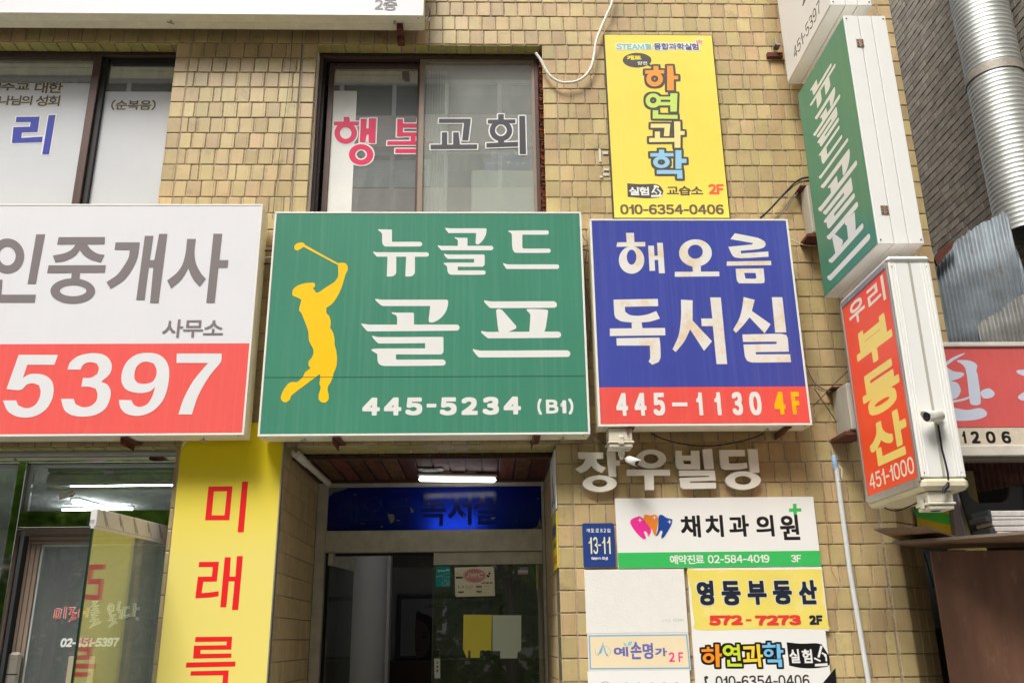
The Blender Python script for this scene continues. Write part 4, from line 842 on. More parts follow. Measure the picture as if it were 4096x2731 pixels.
# ================================================================== CCTV cameras
CW = mat('camera_white', 'e9e6da', .35, var=.02); LENS = mat('camera_glass', '101012', .08)
def cambody(T, p, d, L=.13, r=.033):
    d = Vector(d).normalized(); p = Vector(p); mb = MB().m(CW); mb.tube([p, p+d*.012, p+d*.03, p+d*L], [r*.35, r*.8, r, r], 18); mb.build('camera_body', T)
    u = d.orthogonal(); up = (Vector((0, 0, 1))-d*d.z).normalized(); sd_ = d.cross(up); mb = MB().m(CW); vs = []
    for i in range(15):
        a = math.radians(-30+240*i/14); c_ = (sd_*math.cos(a)+up*math.sin(a))
        ex = L+.028*max(0, math.sin(a)) ; vs += [p+d*.03+c_*(r+.003), p+d*ex+c_*(r+.003), p+d*ex+c_*(r+.0005), p+d*.03+c_*(r+.0005)]
    fs = [(4*i+k, 4*i+4+k, 4*i+4+(k+1) % 4, 4*i+(k+1) % 4) for i in range(14) for k in range(4)]; mb.smooth = True; mb.add(vs, fs); mb.build('sun_shield', T)
    mb = MB().m(LENS).tube([p+d*(L-.001), p+d*(L+.001)], r*.88, 18).m(mat('camera_ring', '5a5652', .4)).tube([p+d*(L+.0012), p+d*(L+.003)], r*.42, 14).m(BLACK).tube([p+d*(L+.0031), p+d*(L+.005)], r*.3, 12)
    for i in range(10):
        a = i*math.pi/5; q = p+(sd_*math.cos(a)+up*math.sin(a))*r*.66; mb.m(_M['camera_ring']).tube([q+d*(L+.001), q+d*(L+.003)], .003, 5)
    mb.build('lens', T)
T = thing('security_camera', 'white camera hanging under a junction box below the blue sign', 'camera', (1.03, -.2, 2.9), 'security cameras')
BXM = mat('junction_box_plastic', 'dcd6c3', .45, var=.03)
B('junction_box', T, BXM, .945, 1.125, -.27, -.10, 3.035, 3.135, c=.006); mb = MB().m(BXM).box(.935, 1.137, -.283, -.09, 3.018, 3.033, c=.004).box(.945, 1.125, -.272, -.10, 2.985, 3.017, c=.006); mb.build('box_lid', T)
mb = MB().m(BXM).box(1.015, 1.058, -.292, -.276, 3.005, 3.075, c=.006).m(BLACK)
for i in (-1, 0, 1): mb.box(1.0365+i*.011-.0015, 1.0365+i*.011+.0015, -.2935, -.291, 3.045, 3.058)
mb.build('latch', T)
c0 = Vector((1.045, -.2, 2.985)); mb = MB().m(CW).tube([c0, c0+Vector((0, 0, -.012))], .042, 18).tube([c0+Vector((0, 0, -.012)), c0+Vector((0, 0, -.05))], [.027, .025], 16).tube([c0+Vector((0, 0, -.05)), c0+Vector((0, 0, -.07)), c0+Vector((0, 0, -.082))], [.019, .018, .008], 14)
mb.m(ALU).tube([c0+Vector((0, 0, -.068)), c0+Vector((.035, -.01, -.078))], .006, 8); mb.build('mount', T)
cambody(T, c0+Vector((.03, .0, -.073)), (.72, -.55, -.42), .105, .029)
T = thing('security_camera', 'white camera on the narrow white side of the orange corner sign', 'camera', (2.9, -1.47, 2.9), 'security cameras')
a = W('X', 360, 250, 1, -1.475); mb = MB().m(CW).tube([(a.x, -1.463, a.z), (a.x, -1.477, a.z)], .035, 18).tube([(a.x, -1.477, a.z), (a.x-.004, -1.50, a.z)], .02, 12); mb.build('mount', T)
cambody(T, (a.x+.012, -1.515, a.z+.004), (-.94, -.32, -.10), .135, .034)
mb = MB().m(DARK); P_ = [W('X', x, y, 1, -1.468) for x, y in ((358, 345), (380, 480), (410, 680), (455, 850), (492, 1010), (500, 1140))]; mb.tube(P_, .006, 6)
P2 = [W('X', x, y, 1, -1.485) for x, y in ((500, 1140), (488, 1190), (445, 1240), (430, 1290))]; mb.tube(P2, [.008, .014, .013, .01], 6); mb.build('cable', T)
T = thing('junction_box', 'cream junction box hanging under the orange corner sign', 'electrical box', (2.85, -1.3, 2.36))
B('housing', T, BXM, 2.765, 2.925, -1.44, -1.28, 2.385, 2.452, c=.005); mb = MB().m(BXM).box(2.757, 2.933, -1.45, -1.27, 2.368, 2.384, c=.004).box(2.767, 2.923, -1.44, -1.28, 2.340, 2.367, c=.005); mb.build('box_lid', T)
B('latch', T, BXM, 2.75, 2.762, -1.39, -1.35, 2.35, 2.41, c=.003); MB().m(DARK).tube([(2.84, -1.36, 2.341), (2.84, -1.36, 2.337)], .03, 18).build('knockout', T)
# ================================================================== cables, conduit, poles
def wire(nm, lab, pts, r, mt, cat='cable', group=None, n=6, label_parts=None):
    P = []; pts = [Vector(p) for p in pts]
    for i in range(len(pts)-1):
        a = pts[max(i-1, 0)]; b = pts[i]; c = pts[i+1]; d = pts[min(i+2, len(pts)-1)]
        for j in range(6): t = j/6; P.append(.5*((2*b)+(c-a)*t+(2*a-5*b+4*c-d)*t*t+(3*b-a-3*c+d)*t**3))
    P.append(pts[-1]); rr = [r*(1+.08*math.sin(i*2.3)) for i in range(len(P))]
    o = MB().m(mt).tube(P, rr, n).build(nm); tag(o, lab, cat, group); return o
WC = mat('white_tape_wrap', 'e6e2d5', .5, var=.12, scale=30, bump=.8, bscale=40, col2='a8a290', c2thr=.7)
wire('wrapped_hose', 'white tape wrapped hose drooping from the top beside the middle window', [W('C', x, y, 1, -.06) for x, y in ((75, 372), (110, 420), (145, 490), (190, 545), (250, 575), (300, 578), (370, 565), (430, 520), (465, 460), (485, 370), (490, 320), (510, 250), (560, 130), (600, 40), (625, -60))], .0135, WC, 'hose', n=8)
GW = mat('green_wire', '1f7a5a', .4); GYW = mat('grey_cable', '6d6459', .5)
wire('cable', 'thick dark cable arching to the box behind the green corner sign', [W('M', x, y, 1, -.06) for x, y in ((-20, 720), (60, 650), (180, 520), (280, 415), (340, 375), (400, 360), (470, 355))], .009, DARK, group='loose cables')
wire('cable', 'green wire running beside the thick dark cable', [W('M', x, y, 1, -.05) for x, y in ((-40, 750), (40, 675), (150, 560), (230, 480), (320, 410), (400, 385), (470, 380))], .0045, GW, group='loose cables')
for i, (lab, dx) in enumerate((('left brown cable of the frayed bundle above the blue sign', 0), ('right brown cable of the frayed bundle above the blue sign', 22))):
    wire('cable', lab, [W('M', x+dx, y, 1, -.05) for x, y in ((105, 730), (180, 660), (240, 570), (310, 470), (360, 400), (420, 380))], .004, GYW, group='loose cables')
wire('cable', 'pale cable sagging right of the blue sign', [W('M', x, y, 1, -.06) for x, y in ((235, 905), (300, 935), (380, 965), (480, 970))], .004, WC, group='loose cables')
wire('cable', 'black cable sagging under the blue sign across the tiles', [W('K', x, y, 1, -.05) for x, y in ((640, -10), (720, 25), (820, 52), (930, 66), (1050, 65), (1180, 45), (1290, 15), (1350, -10))], .0055, DARK, group='loose cables')
wire('cable', 'grey cable behind the first metal letter', [W('K', x, y, 1, -.035) for x, y in ((275, -10), (330, 45), (400, 90), (460, 150), (530, 198), (560, 215))], .006, GYW, group='loose cables')
wire('cable', 'grey cable looping from blue sign to the lower metal box', [W('G', x, y, 1, -.07) for x, y in ((1450, 1030), (1480, 1110), (1530, 1170), (1600, 1195), (1660, 1175), (1725, 1130))], .0045, GYW, group='loose cables')
wire('cable', 'second thin grey cable looping just below the first one', [W('G', x, y, 1, -.08) for x, y in ((1455, 1080), (1500, 1165), (1570, 1200), (1640, 1195), (1730, 1140))], .0035, GYW, group='loose cables')
wire('cable', 'thin dark cable crossing down the tiles right of the blue sign', [W('G', x, y, 1, -.05) for x, y in ((1500, 1180), (1560, 1270), (1620, 1360), (1680, 1450), (1725, 1490))], .0035, DARK, group='loose cables')
wire('cable', 'thin dark cable rising to the right beside the red phone band', [W('G', x, y, 1, -.06) for x, y in ((1490, 1295), (1560, 1225), (1640, 1140), (1725, 1060))], .0035, DARK, group='loose cables')
wire('cable', 'left one of two thin lines hanging down the tiles left of the middle window', [W('B', x, y, 1, -.03) for x, y in ((305, 225), (270, 640), (205, 1150), (160, 1560))], .0025, DARK, group='thin lines down the wall')
wire('cable', 'right one of two thin lines hanging down the tiles left of the middle window', [W('B', x, y, 1, -.03) for x, y in ((375, 225), (348, 700), (315, 1150), (298, 1510))], .0025, DARK, group='thin lines down the wall')
for k, (y, lb) in enumerate(((3.47*0+4.70, 'upper loose cable bridging the gap left of the golf sign'), (4.64, 'middle white cable bridging the gap left of the golf sign'), (4.58, 'lower black cable bridging the gap left of the golf sign'))):
    wire('cable', lb, [(-1.86, -.1, y), (-1.78, -.12, y-.01), (-1.68, -.1, y+.01)], .006, (DARK, WC, DARK)[k], group='cables between two box signs')
wire('cable', 'dark cable bridging the gap between the golf sign and the blue sign', [(.77, -.12, 4.70), (.83, -.13, 4.69), (.90, -.12, 4.68)], .006, DARK)
wire('cable', 'brown cable dangling in the gap between golf and blue sign', [W('G', x, y, 1, -.06) for x, y in ((45, 215), (62, 250), (78, 275), (60, 480), (95, 700), (92, 900), (75, 1000))], .0035, GYW)
wire('cable', 'black cable looping under the orange corner sign', [W('N', x, y, 1, -1.0) for x, y in ((-40, 560), (0, 580), (60, 597), (140, 595), (260, 555), (370, 500), (440, 455))], .005, DARK)
ca = MB().m(PVC); T = thing('drain_pipe', 'cream pipe running under the porch ceiling along its left wall', 'pipe', (-1.45, 0, 3.0))
a = Vector((-1.50, .05, 3.02)); b = Vector((-1.455, 1.35, 3.0)); ca.tube([a, a.lerp(b, .32)], .034, 14).tube([a.lerp(b, .33), b], .028, 14); ca.build('pipe_run', T)
MB().m(GYW).tube([a+Vector((0, -.12, .03)), a+Vector((0, .02, .01))], .008, 6).tube([a+Vector((.02, -.1, .04)), a+Vector((.01, .02, .01))], .006, 6).build('wire_end', T)
T = thing('metal_pole', 'thin grey metal pole with blue taped tip leaning on the tiles', 'pole', (2.79, -.06, 0))
PG = mat('galvanised_pole', 'd2d5d4', .45, metal=.0, var=.04, streak=.1, streakcol=(.5, .5, .48)); MB().m(PG).tube([W('K', 1812, 205, 1, -.06), W('K', 1899, 860, 1, -.06), W('L', 520, 1568, 1, -.06), (2.82, -.07, .0)], .019, 14).build('shaft', T)
a = W('K', 1795, 125, 1, -.06); b = W('K', 1808, 215, 1, -.06); MB().m(mat('blue_tape', '8fb2d8', .5, var=.15, scale=60, col2='dfe6ee', c2thr=.6)).tube([a, a.lerp(b, .25), a.lerp(b, .8), b], [.012, .021, .021, .018], 10).build('taped_tip', T)
a = W('K', 1818, 240, 1, -.06); MB().m(WC).tube([a+Vector((.01, -.02, .06)), a+Vector((.035, -.02, .03)), a+Vector((.02, -.03, -.03)), a+Vector((.03, -.02, -.05))], .004, 5).tube([a+Vector((-.024, -.0, -.06)), a+Vector((0, -.024, -.06)), a+Vector((.024, .0, -.06))], .004, 5).build('string', T)
wire('cord', 'thin orange cord trailing down the tiles beside the metal pole', [W('L', x, y, 1, -.03) for x, y in ((175, 60), (190, 260), (215, 500), (235, 700), (290, 830), (255, 1000))], .002, mat('orange_cord', 'a8683a', .6))
# ================================================================== yellow banner between shop and porch
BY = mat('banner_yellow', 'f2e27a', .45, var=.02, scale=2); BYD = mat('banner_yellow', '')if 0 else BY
m_ = BY.node_tree; bsdf = m_.nodes['Principled BSDF']   # straw deepens to lemon at top: shade under the signs painted into colour
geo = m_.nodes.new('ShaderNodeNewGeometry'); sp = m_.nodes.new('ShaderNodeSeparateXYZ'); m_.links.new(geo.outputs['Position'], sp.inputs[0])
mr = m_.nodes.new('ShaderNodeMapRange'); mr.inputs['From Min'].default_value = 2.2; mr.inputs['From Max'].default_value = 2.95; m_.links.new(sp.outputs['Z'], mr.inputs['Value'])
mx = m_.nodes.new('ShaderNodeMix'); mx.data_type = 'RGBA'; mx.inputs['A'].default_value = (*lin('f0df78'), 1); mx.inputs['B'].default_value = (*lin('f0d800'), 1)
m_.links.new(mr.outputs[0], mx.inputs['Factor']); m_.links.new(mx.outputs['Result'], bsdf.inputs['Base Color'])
T = thing('vertical_banner', 'tall yellow vertical panel with red letters between shop and porch', 'banner', (-1.98, 0, 0))
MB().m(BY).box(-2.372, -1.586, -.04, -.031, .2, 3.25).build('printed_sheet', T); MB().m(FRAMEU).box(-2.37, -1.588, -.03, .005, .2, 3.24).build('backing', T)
MB().m(ALU).box(-1.585, -1.575, -.045, .008, .2, 3.22, c=.002).box(-2.379, -2.373, -.045, .008, .2, 3.22, c=.002).build('edge_trim', T)
m = MB(); trace(m, plain('banner_red', 'f0262c'), 'I', '''P 1320,324 1472,323 1452,537 1298,538|1354,355 1437,354 1421,506 1340,506; P 1533,293 1571,293 1543,614 1504,614;
P 1261,801 1386,800 1373,925 1287,926 1277,998 1340,992 1384,985 1384,1017 1330,1026 1236,1031 1253,894 1341,893 1347,833 1257,834; P 1423,771 1461,771 1454,893 1490,893 1500,764 1538,764 1508,1105 1468,1105 1485,924 1449,924 1432,1088 1394,1088;
P 1238,1275 1470,1273 1464,1355 1270,1357 1268,1382 1465,1379 1464,1407 1222,1412 1228,1330 1433,1327 1436,1304 1234,1307; P 1180,1437 1491,1430 1489,1462 1175,1469; P 1209,1492 1448,1486 1440,1600 1405,1600 1412,1517 1205,1520''', 1, -.0405); m.build('lettering', T)
m = MB().m(PVC); m.tube([W('Q', 2150, 120, 1, -.05), W('Q', 2185, 75, 1, -.06), W('Q', 2205, 70, 1, -.06)], .007, 6); m.tube([W('Q', 2150, 65, 1, -.06), W('Q', 2185, 85, 1, -.05)], .006, 6); m.build('tie', T)
# ================================================================== left shop front (parts of the building)
SG = glass('shop_glass', (.90, .94, .93), .13, .07, soft=.6); WF = mat('white_window_profile', 'b9bfbd', .4, var=.05)
sw = MB().m(mat('old_white_trim', 'a9adaa', .5, var=.1, scale=10)).box(-5.3, -2.425, .125, .2, 3.035, 3.064, c=.003).build('shop_window', BLD, label='left shop glass front in polished steel bars')
mb = MB().m(STEEL); mb.box(-5.3, -2.425, .17, .25, 2.985, 3.034, c=.002); mb.box(-3.705, -3.638, .165, .25, .0, 2.984, c=.003); mb.box(-3.637, -2.478, .17, .25, 2.478, 2.606, c=.003)
mb.box(-2.477, -2.44, .168, .25, 0, 2.984, c=.003); mb.build('steel_bar', sw)
mb = MB().m(WF); mb.box(-3.637, -2.478, .22, .25, 2.955, 2.984, c=.002); mb.box(-3.637, -3.605, .22, .25, 2.607, 2.954, c=.002); mb.box(-5.3, -3.706, .22, .25, 2.94, 2.984, c=.002); mb.build('window_profile', sw)
B('pane', sw, SG, -3.605, -2.478, .235, .24, 2.607, 2.955, c=0); B('pane', sw, SG, -5.3, -3.706, .235, .24, .1, 2.94, c=0)
sd_ = MB().m(TAUPE); sd_.box(-3.637, -2.478, .3, .36, 2.44, 2.477, c=.002); sd_.box(-3.60, -2.485, .3, .345, 2.365, 2.438, c=.003); sd_.box(-3.60, -3.50, .3, .345, 0, 2.364, c=.003); sd_.box(-2.52, -2.485, .3, .345, 0, 2.364, c=.003)
sdo = sd_.build('sliding_door', BLD, label='taupe framed sliding glass door of the left shop')
mb = MB().m(DARK).box(-3.637, -3.605, .3, .36, 0, 2.43, c=.002).m(mat('taupe_shadow', '5f5047', .45)).box(-3.575, -3.57, .296, .3, 0, 2.36).box(-3.535, -3.53, .296, .3, 0, 2.36).box(-3.59, -2.49, .296, .3, 2.385, 2.39).box(-3.59, -2.49, .296, .3, 2.42, 2.424).m(WF).box(-3.499, -3.482, .315, .34, 0, 2.363, c=.002).box(-3.48, -2.521, .315, .34, 2.347, 2.363, c=.002); mb.build('gasket', sdo)
B('pane', sdo, SG, -3.482, -2.521, .325, .33, 0, 2.346, c=0)
yt = .322; m = MB(); OWT = plain('vinyl_white', 'dfe3de')
HS = [('r', '660,692 642,800'), ('r', '662,692 715,700 695,785 645,802'), ('r', '776,662 756,802'), ('r', '815,682 868,680 832,742 882,742 826,822 892,792'), ('r', '946,690 930,790'), ('o', '1044,668 1016,786'), ('o', '944,738 1030,728'),
      ('c', '1085,612 1134,604 1088,652 1148,650 1092,698 1158,690'), ('c', '1066,746 1168,722'), ('c', '1072,778 1132,768 1078,824 1142,814 1068,900 1180,838'), ('c', '1300,630 1274,680 1292,730 1326,700 1330,650 1300,630'),
      ('c', '1410,596 1384,712'), ('c', '1288,768 1342,762 1294,818 1352,808 1290,892 1372,838'), ('c', '1384,718 1438,712 1412,806'), ('c', '1522,670 1462,680 1450,788 1532,760'), ('c', '1592,620 1572,778'), ('c', '1578,692 1640,682')]
for k_, p_ in HS: trace(m, OWT, 'P', 'L 32 '+p_, 1, yt, lift=.0002*HS.index((k_, p_)))
VC = {'r': plain('vinyl_red', 'e0352c'), 'o': plain('vinyl_orange', 'ee8a50'), 'c': plain('vinyl_clearing', '73776c')}
for k_, p_ in HS: trace(m, VC[k_], 'P', ('L 8 ' if k_ == 'c' else 'L 15 ')+p_, 1, yt, lift=.004+.0002*HS.index((k_, p_)))
trace(m, OWT, 'P', 'E 1615,803 18,20 1615,803 10,11', 1, yt); text(m, OWT, '02-451-5397', 'P', 716, 1032, 1394, 1128, 1, yt, dil=.004, gap=.1, shear=.1); m.build('lettering', sdo)
dl = thing('digital_door_lock', 'silver digital lock on the taupe sliding door stile', 'door lock', (-3.55, .3, 1.3)); a = W('P', 95, 1195, 1, .29); b = W('P', 160, 1561, 1, .29)
SIL = mat('silver_paint', 'a59f93', .35, metal=.5, var=.05); B('housing', dl, SIL, -3.60, -3.505, .255, .299, b.z-.02, a.z, c=.02); B('band', dl, BLACK, -3.598, -3.507, .2535, .2552, b.z+.06, b.z+.068, c=0)
text(mm := MB(), INK, 'SYNC', 0, 0, 0, 0, 0, 1, .2545, rect=(-3.572, a.z-.045, -3.538, a.z-.053)); mm.build('lettering', dl)
dl2 = thing('digital_door_lock', 'second silver lock, partly out of frame, next to the first lock', 'door lock', (-3.7, .2, 1.3)); B('housing', dl2, SIL, -3.80, -3.705, .12, .163, b.z-.03, a.z-.03, c=.018)
for (xa, lb) in ((815, 'left cream vertical pull handle on the sliding door'), (1060, 'right perforated vertical pull handle on the sliding door')):
    h = thing('pull_handle', lb, 'door handle', (-3.0, .3, 1.3), 'pull handles of the shop door'); a = W('P', xa+5, 1245, 1, .28); b = W('P', xa+75, 1252, 1, .28)
    B('grip', h, mat('champagne_metal', 'cbbf9e', .35, metal=.4, var=.04), a.x, b.x, .262, .285, .9, a.z, c=.003)
    m = MB().m(LW)
    if xa > 900:
        for i in range(6):
            for k in range(3): q = Vector((a.x+(b.x-a.x)*(.3+.2*k), .2615, a.z-.03-i*.022)); m.tube([q, q-Vector((0, .001, 0))], .003, 6)
        m.build('perforation', h)
    MB().m(SIL).tube([(a.x+.012, .285, a.z-.05), (a.x+.012, .325, a.z-.05)], .008, 8).build('standoff', h)
# open glass door
od = thing('open_glass_door', 'frameless glass door standing open with film wrapped top rail', 'door', (-2.635, -.83, 0))
dv = Vector((.145, 1.03, 0)).normalized(); nv = Vector((dv.y, -dv.x, 0)); DM = Matrix(((dv.x, -nv.x, 0, -2.635), (dv.y, -nv.y, 0, -.83), (0, 0, 1, 0), (0, 0, 0, 1)))
def local(mb): mb.v = [tuple(DM @ Vector(p)) for p in mb.v]; return mb
DG_ = glass('green_door_glass', (.88, .93, .88), .20, .03); FW = mat('protective_film', 'dddad6', .35, var=.04, scale=20)
local(MB().m(FW).box(0, 1.03, -.024, .024, 2.362, 2.478, c=.003)).build('top_rail', od); local(MB().m(FRAME).box(0.002, 1.028, -.012, .012, 2.345, 2.3615, c=.001)).build('rail_lip', od)
local(MB().m(DG_).box(.012, 1.028, -.006, .006, .12, 2.346)).build('pane', od); local(MB().m(mat('green_glass_edge', (.006, .035, .022), .12)).box(0, .0115, -.007, .007, .12, 2.346)).build('pane_edge', od)
m = MB(); BI = plain('film_ink', '2a2f3a'); yl = -.0242
for i, (x, s_) in enumerate(((.10, 'STAINLESS'), (.30, 'STEEL'), (.50, 'STAINLESS'), (.70, 'STEEL.'), (.88, 'STAINLESS'))):
    mm = MB(); text(mm, BI, s_.replace('.', ''), 0, 0, 0, 0, 0, 1, 0, dil=.0006, gap=.1, rect=(-.056 if len(s_) > 6 else -.035, .008, .056 if len(s_) > 6 else .035, -.008)); 
    for k in range(3): mm.add([(-.075, -.0003, .014+k*.005), (.075, -.0003, .014+k*.005), (.075, -.0003, .0158+k*.005), (-.075, -.0003, .0158+k*.005)], [(0, 1, 2, 3)])
    rot = Matrix.Translation((x, yl, 2.42)) @ Matrix.Rotation(math.radians(56), 4, 'Y'); mm.v = [tuple(rot @ Vector(p)) for p in mm.v]
    mm.v = [(p[0], p[1], min(2.477, max(2.363, p[2]))) for p in mm.v]
    n = len(m.v); m.v += mm.v; m.cur = 0; m.f += [[j+n for j in f] for f in mm.f]; m.mi += [0]*len(mm.f); m.sm += [False]*len(mm.f)
if not m.mats: m.mats = [BI]
local(m).build('film_print', od)
m = MB().m(BI)
for k in range(4): q = Vector((-2.659+.002*k, -.8405, 2.375+k*.009)); m.box(-2.66, -2.612, -.8585, -.8575, 2.372+k*.008, 2.3755+k*.008)
m.build('film_print', od); B('hinge_block', od, STEEL, -2.51, -2.46, .16, .21, 2.35, 2.478, c=.003)
# label stuck on the transom
T = thing('sticker', 'tilted white product sticker on the shop transom glass', 'sticker', (-3.4, .23, 2.75)); m = MB().m(plain('label_paper', 'd2cfc2')); q = [W('Q', x, y, 1, .231) for x, y in ((692, 685), (890, 643), (890, 690), (870, 715), (696, 758))]; m.poly([q], (0, .001, 0)); m.build('paper', T)
m = MB(); trace(m, INK, 'Q', 'P 790,672 858,656 860,664 792,680; P 770,692 790,688 790,694 770,698; P 820,712 865,702 865,710 820,720; P 772,732 865,712 865,715 772,735; L 1.5 705,690 757,680 760,738 708,748 705,690', 1, .2305); m.build('printing', T)
# shop interior
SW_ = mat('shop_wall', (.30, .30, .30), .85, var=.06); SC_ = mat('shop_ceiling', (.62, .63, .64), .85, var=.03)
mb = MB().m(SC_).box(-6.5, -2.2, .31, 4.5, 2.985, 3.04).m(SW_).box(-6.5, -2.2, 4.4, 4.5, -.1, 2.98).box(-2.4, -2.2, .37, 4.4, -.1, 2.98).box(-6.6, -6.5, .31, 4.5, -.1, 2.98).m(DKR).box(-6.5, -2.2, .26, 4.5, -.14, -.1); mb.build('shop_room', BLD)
TUBE = mat('tube_light', (1, 1, 1), .4, emit=30); LH = mat('lamp_housing', 'c9cdd0', .5)
def lamp(lb, p, q, wd=.03, h=.05, grp='shop ceiling lamps', em=TUBE):
    p = Vector(p); q = Vector(q); T = thing('tube_lamp', lb, 'lamp', (p+q)/2, grp); d = (q-p); L_ = d.length; M = Matrix.Translation(p) @ Matrix.Rotation(math.atan2(d.y, d.x), 4, 'Z')
    MB().m(LH).box(0, L_, -wd, wd, -.018, 0, c=.004, M=M).build('housing', T); MB().m(em).box(.012, L_-.012, -wd*.8, wd*.8, -h, -.0185, c=.012, M=M).build('diffuser', T); return T
lamp('long strip lamp just behind the shop transom glass', (-3.75, 1.18, 2.983), (-2.6, 1.10, 2.983), .016)
lamp('crossing strip lamp deeper in the shop, running across', (-4.45, 2.62, 2.983), (-3.68, 2.55, 2.983), .03)
lamp('short lamp leading away from the crossing strip lamp', (-4.03, 1.95, 2.983), (-3.98, 2.52, 2.983), .045)
rb = thing('roller_blind', 'beige roller blind cassette above the shop transom', 'blind', (-3, .5, 2.9)); BE = mat('beige_fabric', (.60, .58, .48), .8, var=.06)
B('cassette', rb, BE, -3.60, -2.4, .42, .50, 2.855, 2.95, c=.02); B('bottom_bar', rb, BE, -3.62, -2.4, .51, .525, 2.82, 2.85, c=.005); B('rail', rb, mat('blind_rail', (.2, .2, .17), .6), -3.58, -2.4, .40, .5, 2.955, 2.982)
# ================================================================== entrance porch
WOOD = mat('varnished_planks', (.12, .048, .026), .62, var=.5, scale=7, stretch=(3, 1, 1), bump=.25, bscale=40, rnd=.35, spec=.25)
x = -1.59; i = 0
while x < .56:
    MB().m(WOOD).box(x, min(x+.130, .562), .315, 1.5, 3.046+R.uniform(-.002, .002), 3.06, c=.004).build('ceiling_plank', BLD); x += .1425
mb = MB().m(DARK).box(-1.59, .562, .315, 1.62, 3.0605, 3.07).m(mat('dark_batten', (.05, .022, .014), .5)).box(-1.578, .555, .312, .335, 3.02, 3.045, c=.003).box(-1.578, -1.55, .34, 1.49, 3.02, 3.045, c=.003).box(.53, .554, .34, 1.49, 3.02, 3.045, c=.003).box(-1.548, .528, 1.46, 1.49, 3.02, 3.045, c=.003); mb.build('batten_and_light_seal', BLD)  # dark sheet above the planks is added to stop lamp light leaking through gaps
ef = MB().m(BRUSH); 
ef.box(-1.577, .553, 1.5, 1.58, 2.99, 3.044, c=.003); ef.box(-1.577, -1.482, 1.5, 1.58, 0, 2.989, c=.003); ef.box(.528, .553, 1.5, 1.58, 0, 2.989, c=.003); ef.box(-1.481, .527, 1.495, 1.58, 2.386, 2.583, c=.003)
efo = ef.build('entrance_frame', BLD, label='worn stainless frame of the building entrance')
BF = bpy.data.materials.new('blue_film'); BF.use_nodes = True; t_ = BF.node_tree; pb = t_.nodes['Principled BSDF']; pb.inputs['Base Color'].default_value = (.005, .015, .20, 1); pb.inputs['Roughness'].default_value = .12
tl = t_.nodes.new('ShaderNodeBsdfTranslucent'); tl.inputs[0].default_value = (.005, .022, .30, 1); mxs = t_.nodes.new('ShaderNodeMixShader'); mxs.inputs[0].default_value = .5
t_.links.new(pb.outputs[0], mxs.inputs[1]); t_.links.new(tl.outputs[0], mxs.inputs[2]); t_.links.new(mxs.outputs[0], t_.nodes['Material Output'].inputs[0])
MB().m(BF).add([(-1.48, 1.53, 2.584), (.526, 1.53, 2.584), (.526, 1.53, 2.988), (-1.48, 1.53, 2.988)], [(0, 1, 2, 3)]).build('blue_transom', efo)
m = MB(); DBL = plain('letter_dark_blue', (.005, .012, .16), .2); text(m, DBL, '해오름', 'J', 470, 372, 935, 560, 1, 1.529, dil=.004); text(m, DBL, '독서실', 'J', 1000, 365, 1490, 568, 1, 1.529, dil=.006); m.build('lettering', efo)
m = MB(); trace(m, mat('scratched_patch', (.15, .17, .15), .6, var=.3, scale=40), 'J', 'P 790,495 830,500 838,520 830,550 810,558 800,530; P 935,453 948,462 960,485 940,490; P 418,332 545,332 500,350 450,362 425,390 418,385; P 1762,485 1755,520 1765,560 1764,600 1700,592 1740,575 1750,540; P 1050,428 1060,432 1052,437; P 1340,565 1350,590 1335,575; P 1445,520 1475,518 1470,528 1450,530; P 905,405 916,403 914,410; P 750,570 765,575 750,588; P 1270,500 1280,512 1272,516; P 712,475 720,480 714,486; P 580,370 592,375 582,385; P 620,556 650,558 650,561 620,560; P 850,536 866,534 866,540 850,542; P 1290,568 1300,566 1302,574 1292,576; P 1605,540 1610,544 1606,548; P 1740,395 1750,400 1738,404', 1, 1.5285); m.build('scratch', efo, kind='stuff')
tb = MB().m(mat('transom_tube', (.95, .95, 1), .4, emit=17)).tube([(-.52, 1.64, 2.64), (-.06, 1.64, 2.64)], .014, 8); o = tb.build('lamp_tube', efo)

EG = glass('entrance_glass', (.72, .78, .74), .20, .05, soft=.6)
ed = MB().m(BRUSH).box(-.483, .524, 1.515, 1.56, 2.268, 2.38, c=.003).build('entrance_door', BLD, label='right entrance door leaf with notices on its glass')
B('bottom_rail', ed, BRUSH, -.483, .524, 1.515, 1.56, .05, .2); MB().m(EG).box(-.483, .524, 1.532, 1.543, .2, 2.268).build('pane', ed); MB().m(mat('glass_edge_dull', (.12, .16, .14), .2)).box(-.489, -.4835, 1.53, 1.545, .2, 2.268).build('pane_edge', ed)
mb = MB().m(BLACK); mb.box(-1.478, -.49, 1.56, 1.6, 2.36, 2.384); mb.build('door_stop', efo)
a = W('J', 430, 745, 2, 2.38); b = W('J', 578, 790, 2, 2.38); dd = (b-a); dd.z = 0; L_ = dd.length; M = Matrix.Translation((a.x, a.y, 0)) @ Matrix.Rotation(math.atan2(dd.y, dd.x), 4, 'Z')
lf = MB().m(BRUSH).box(0, L_, -.02, .02, 2.27, 2.38, c=.003, M=M).build('entrance_door', BLD, label='left entrance door leaf swung open inward')
MB().m(EG).box(0, L_, -.005, .005, .2, 2.27, M=M).build('pane', lf)
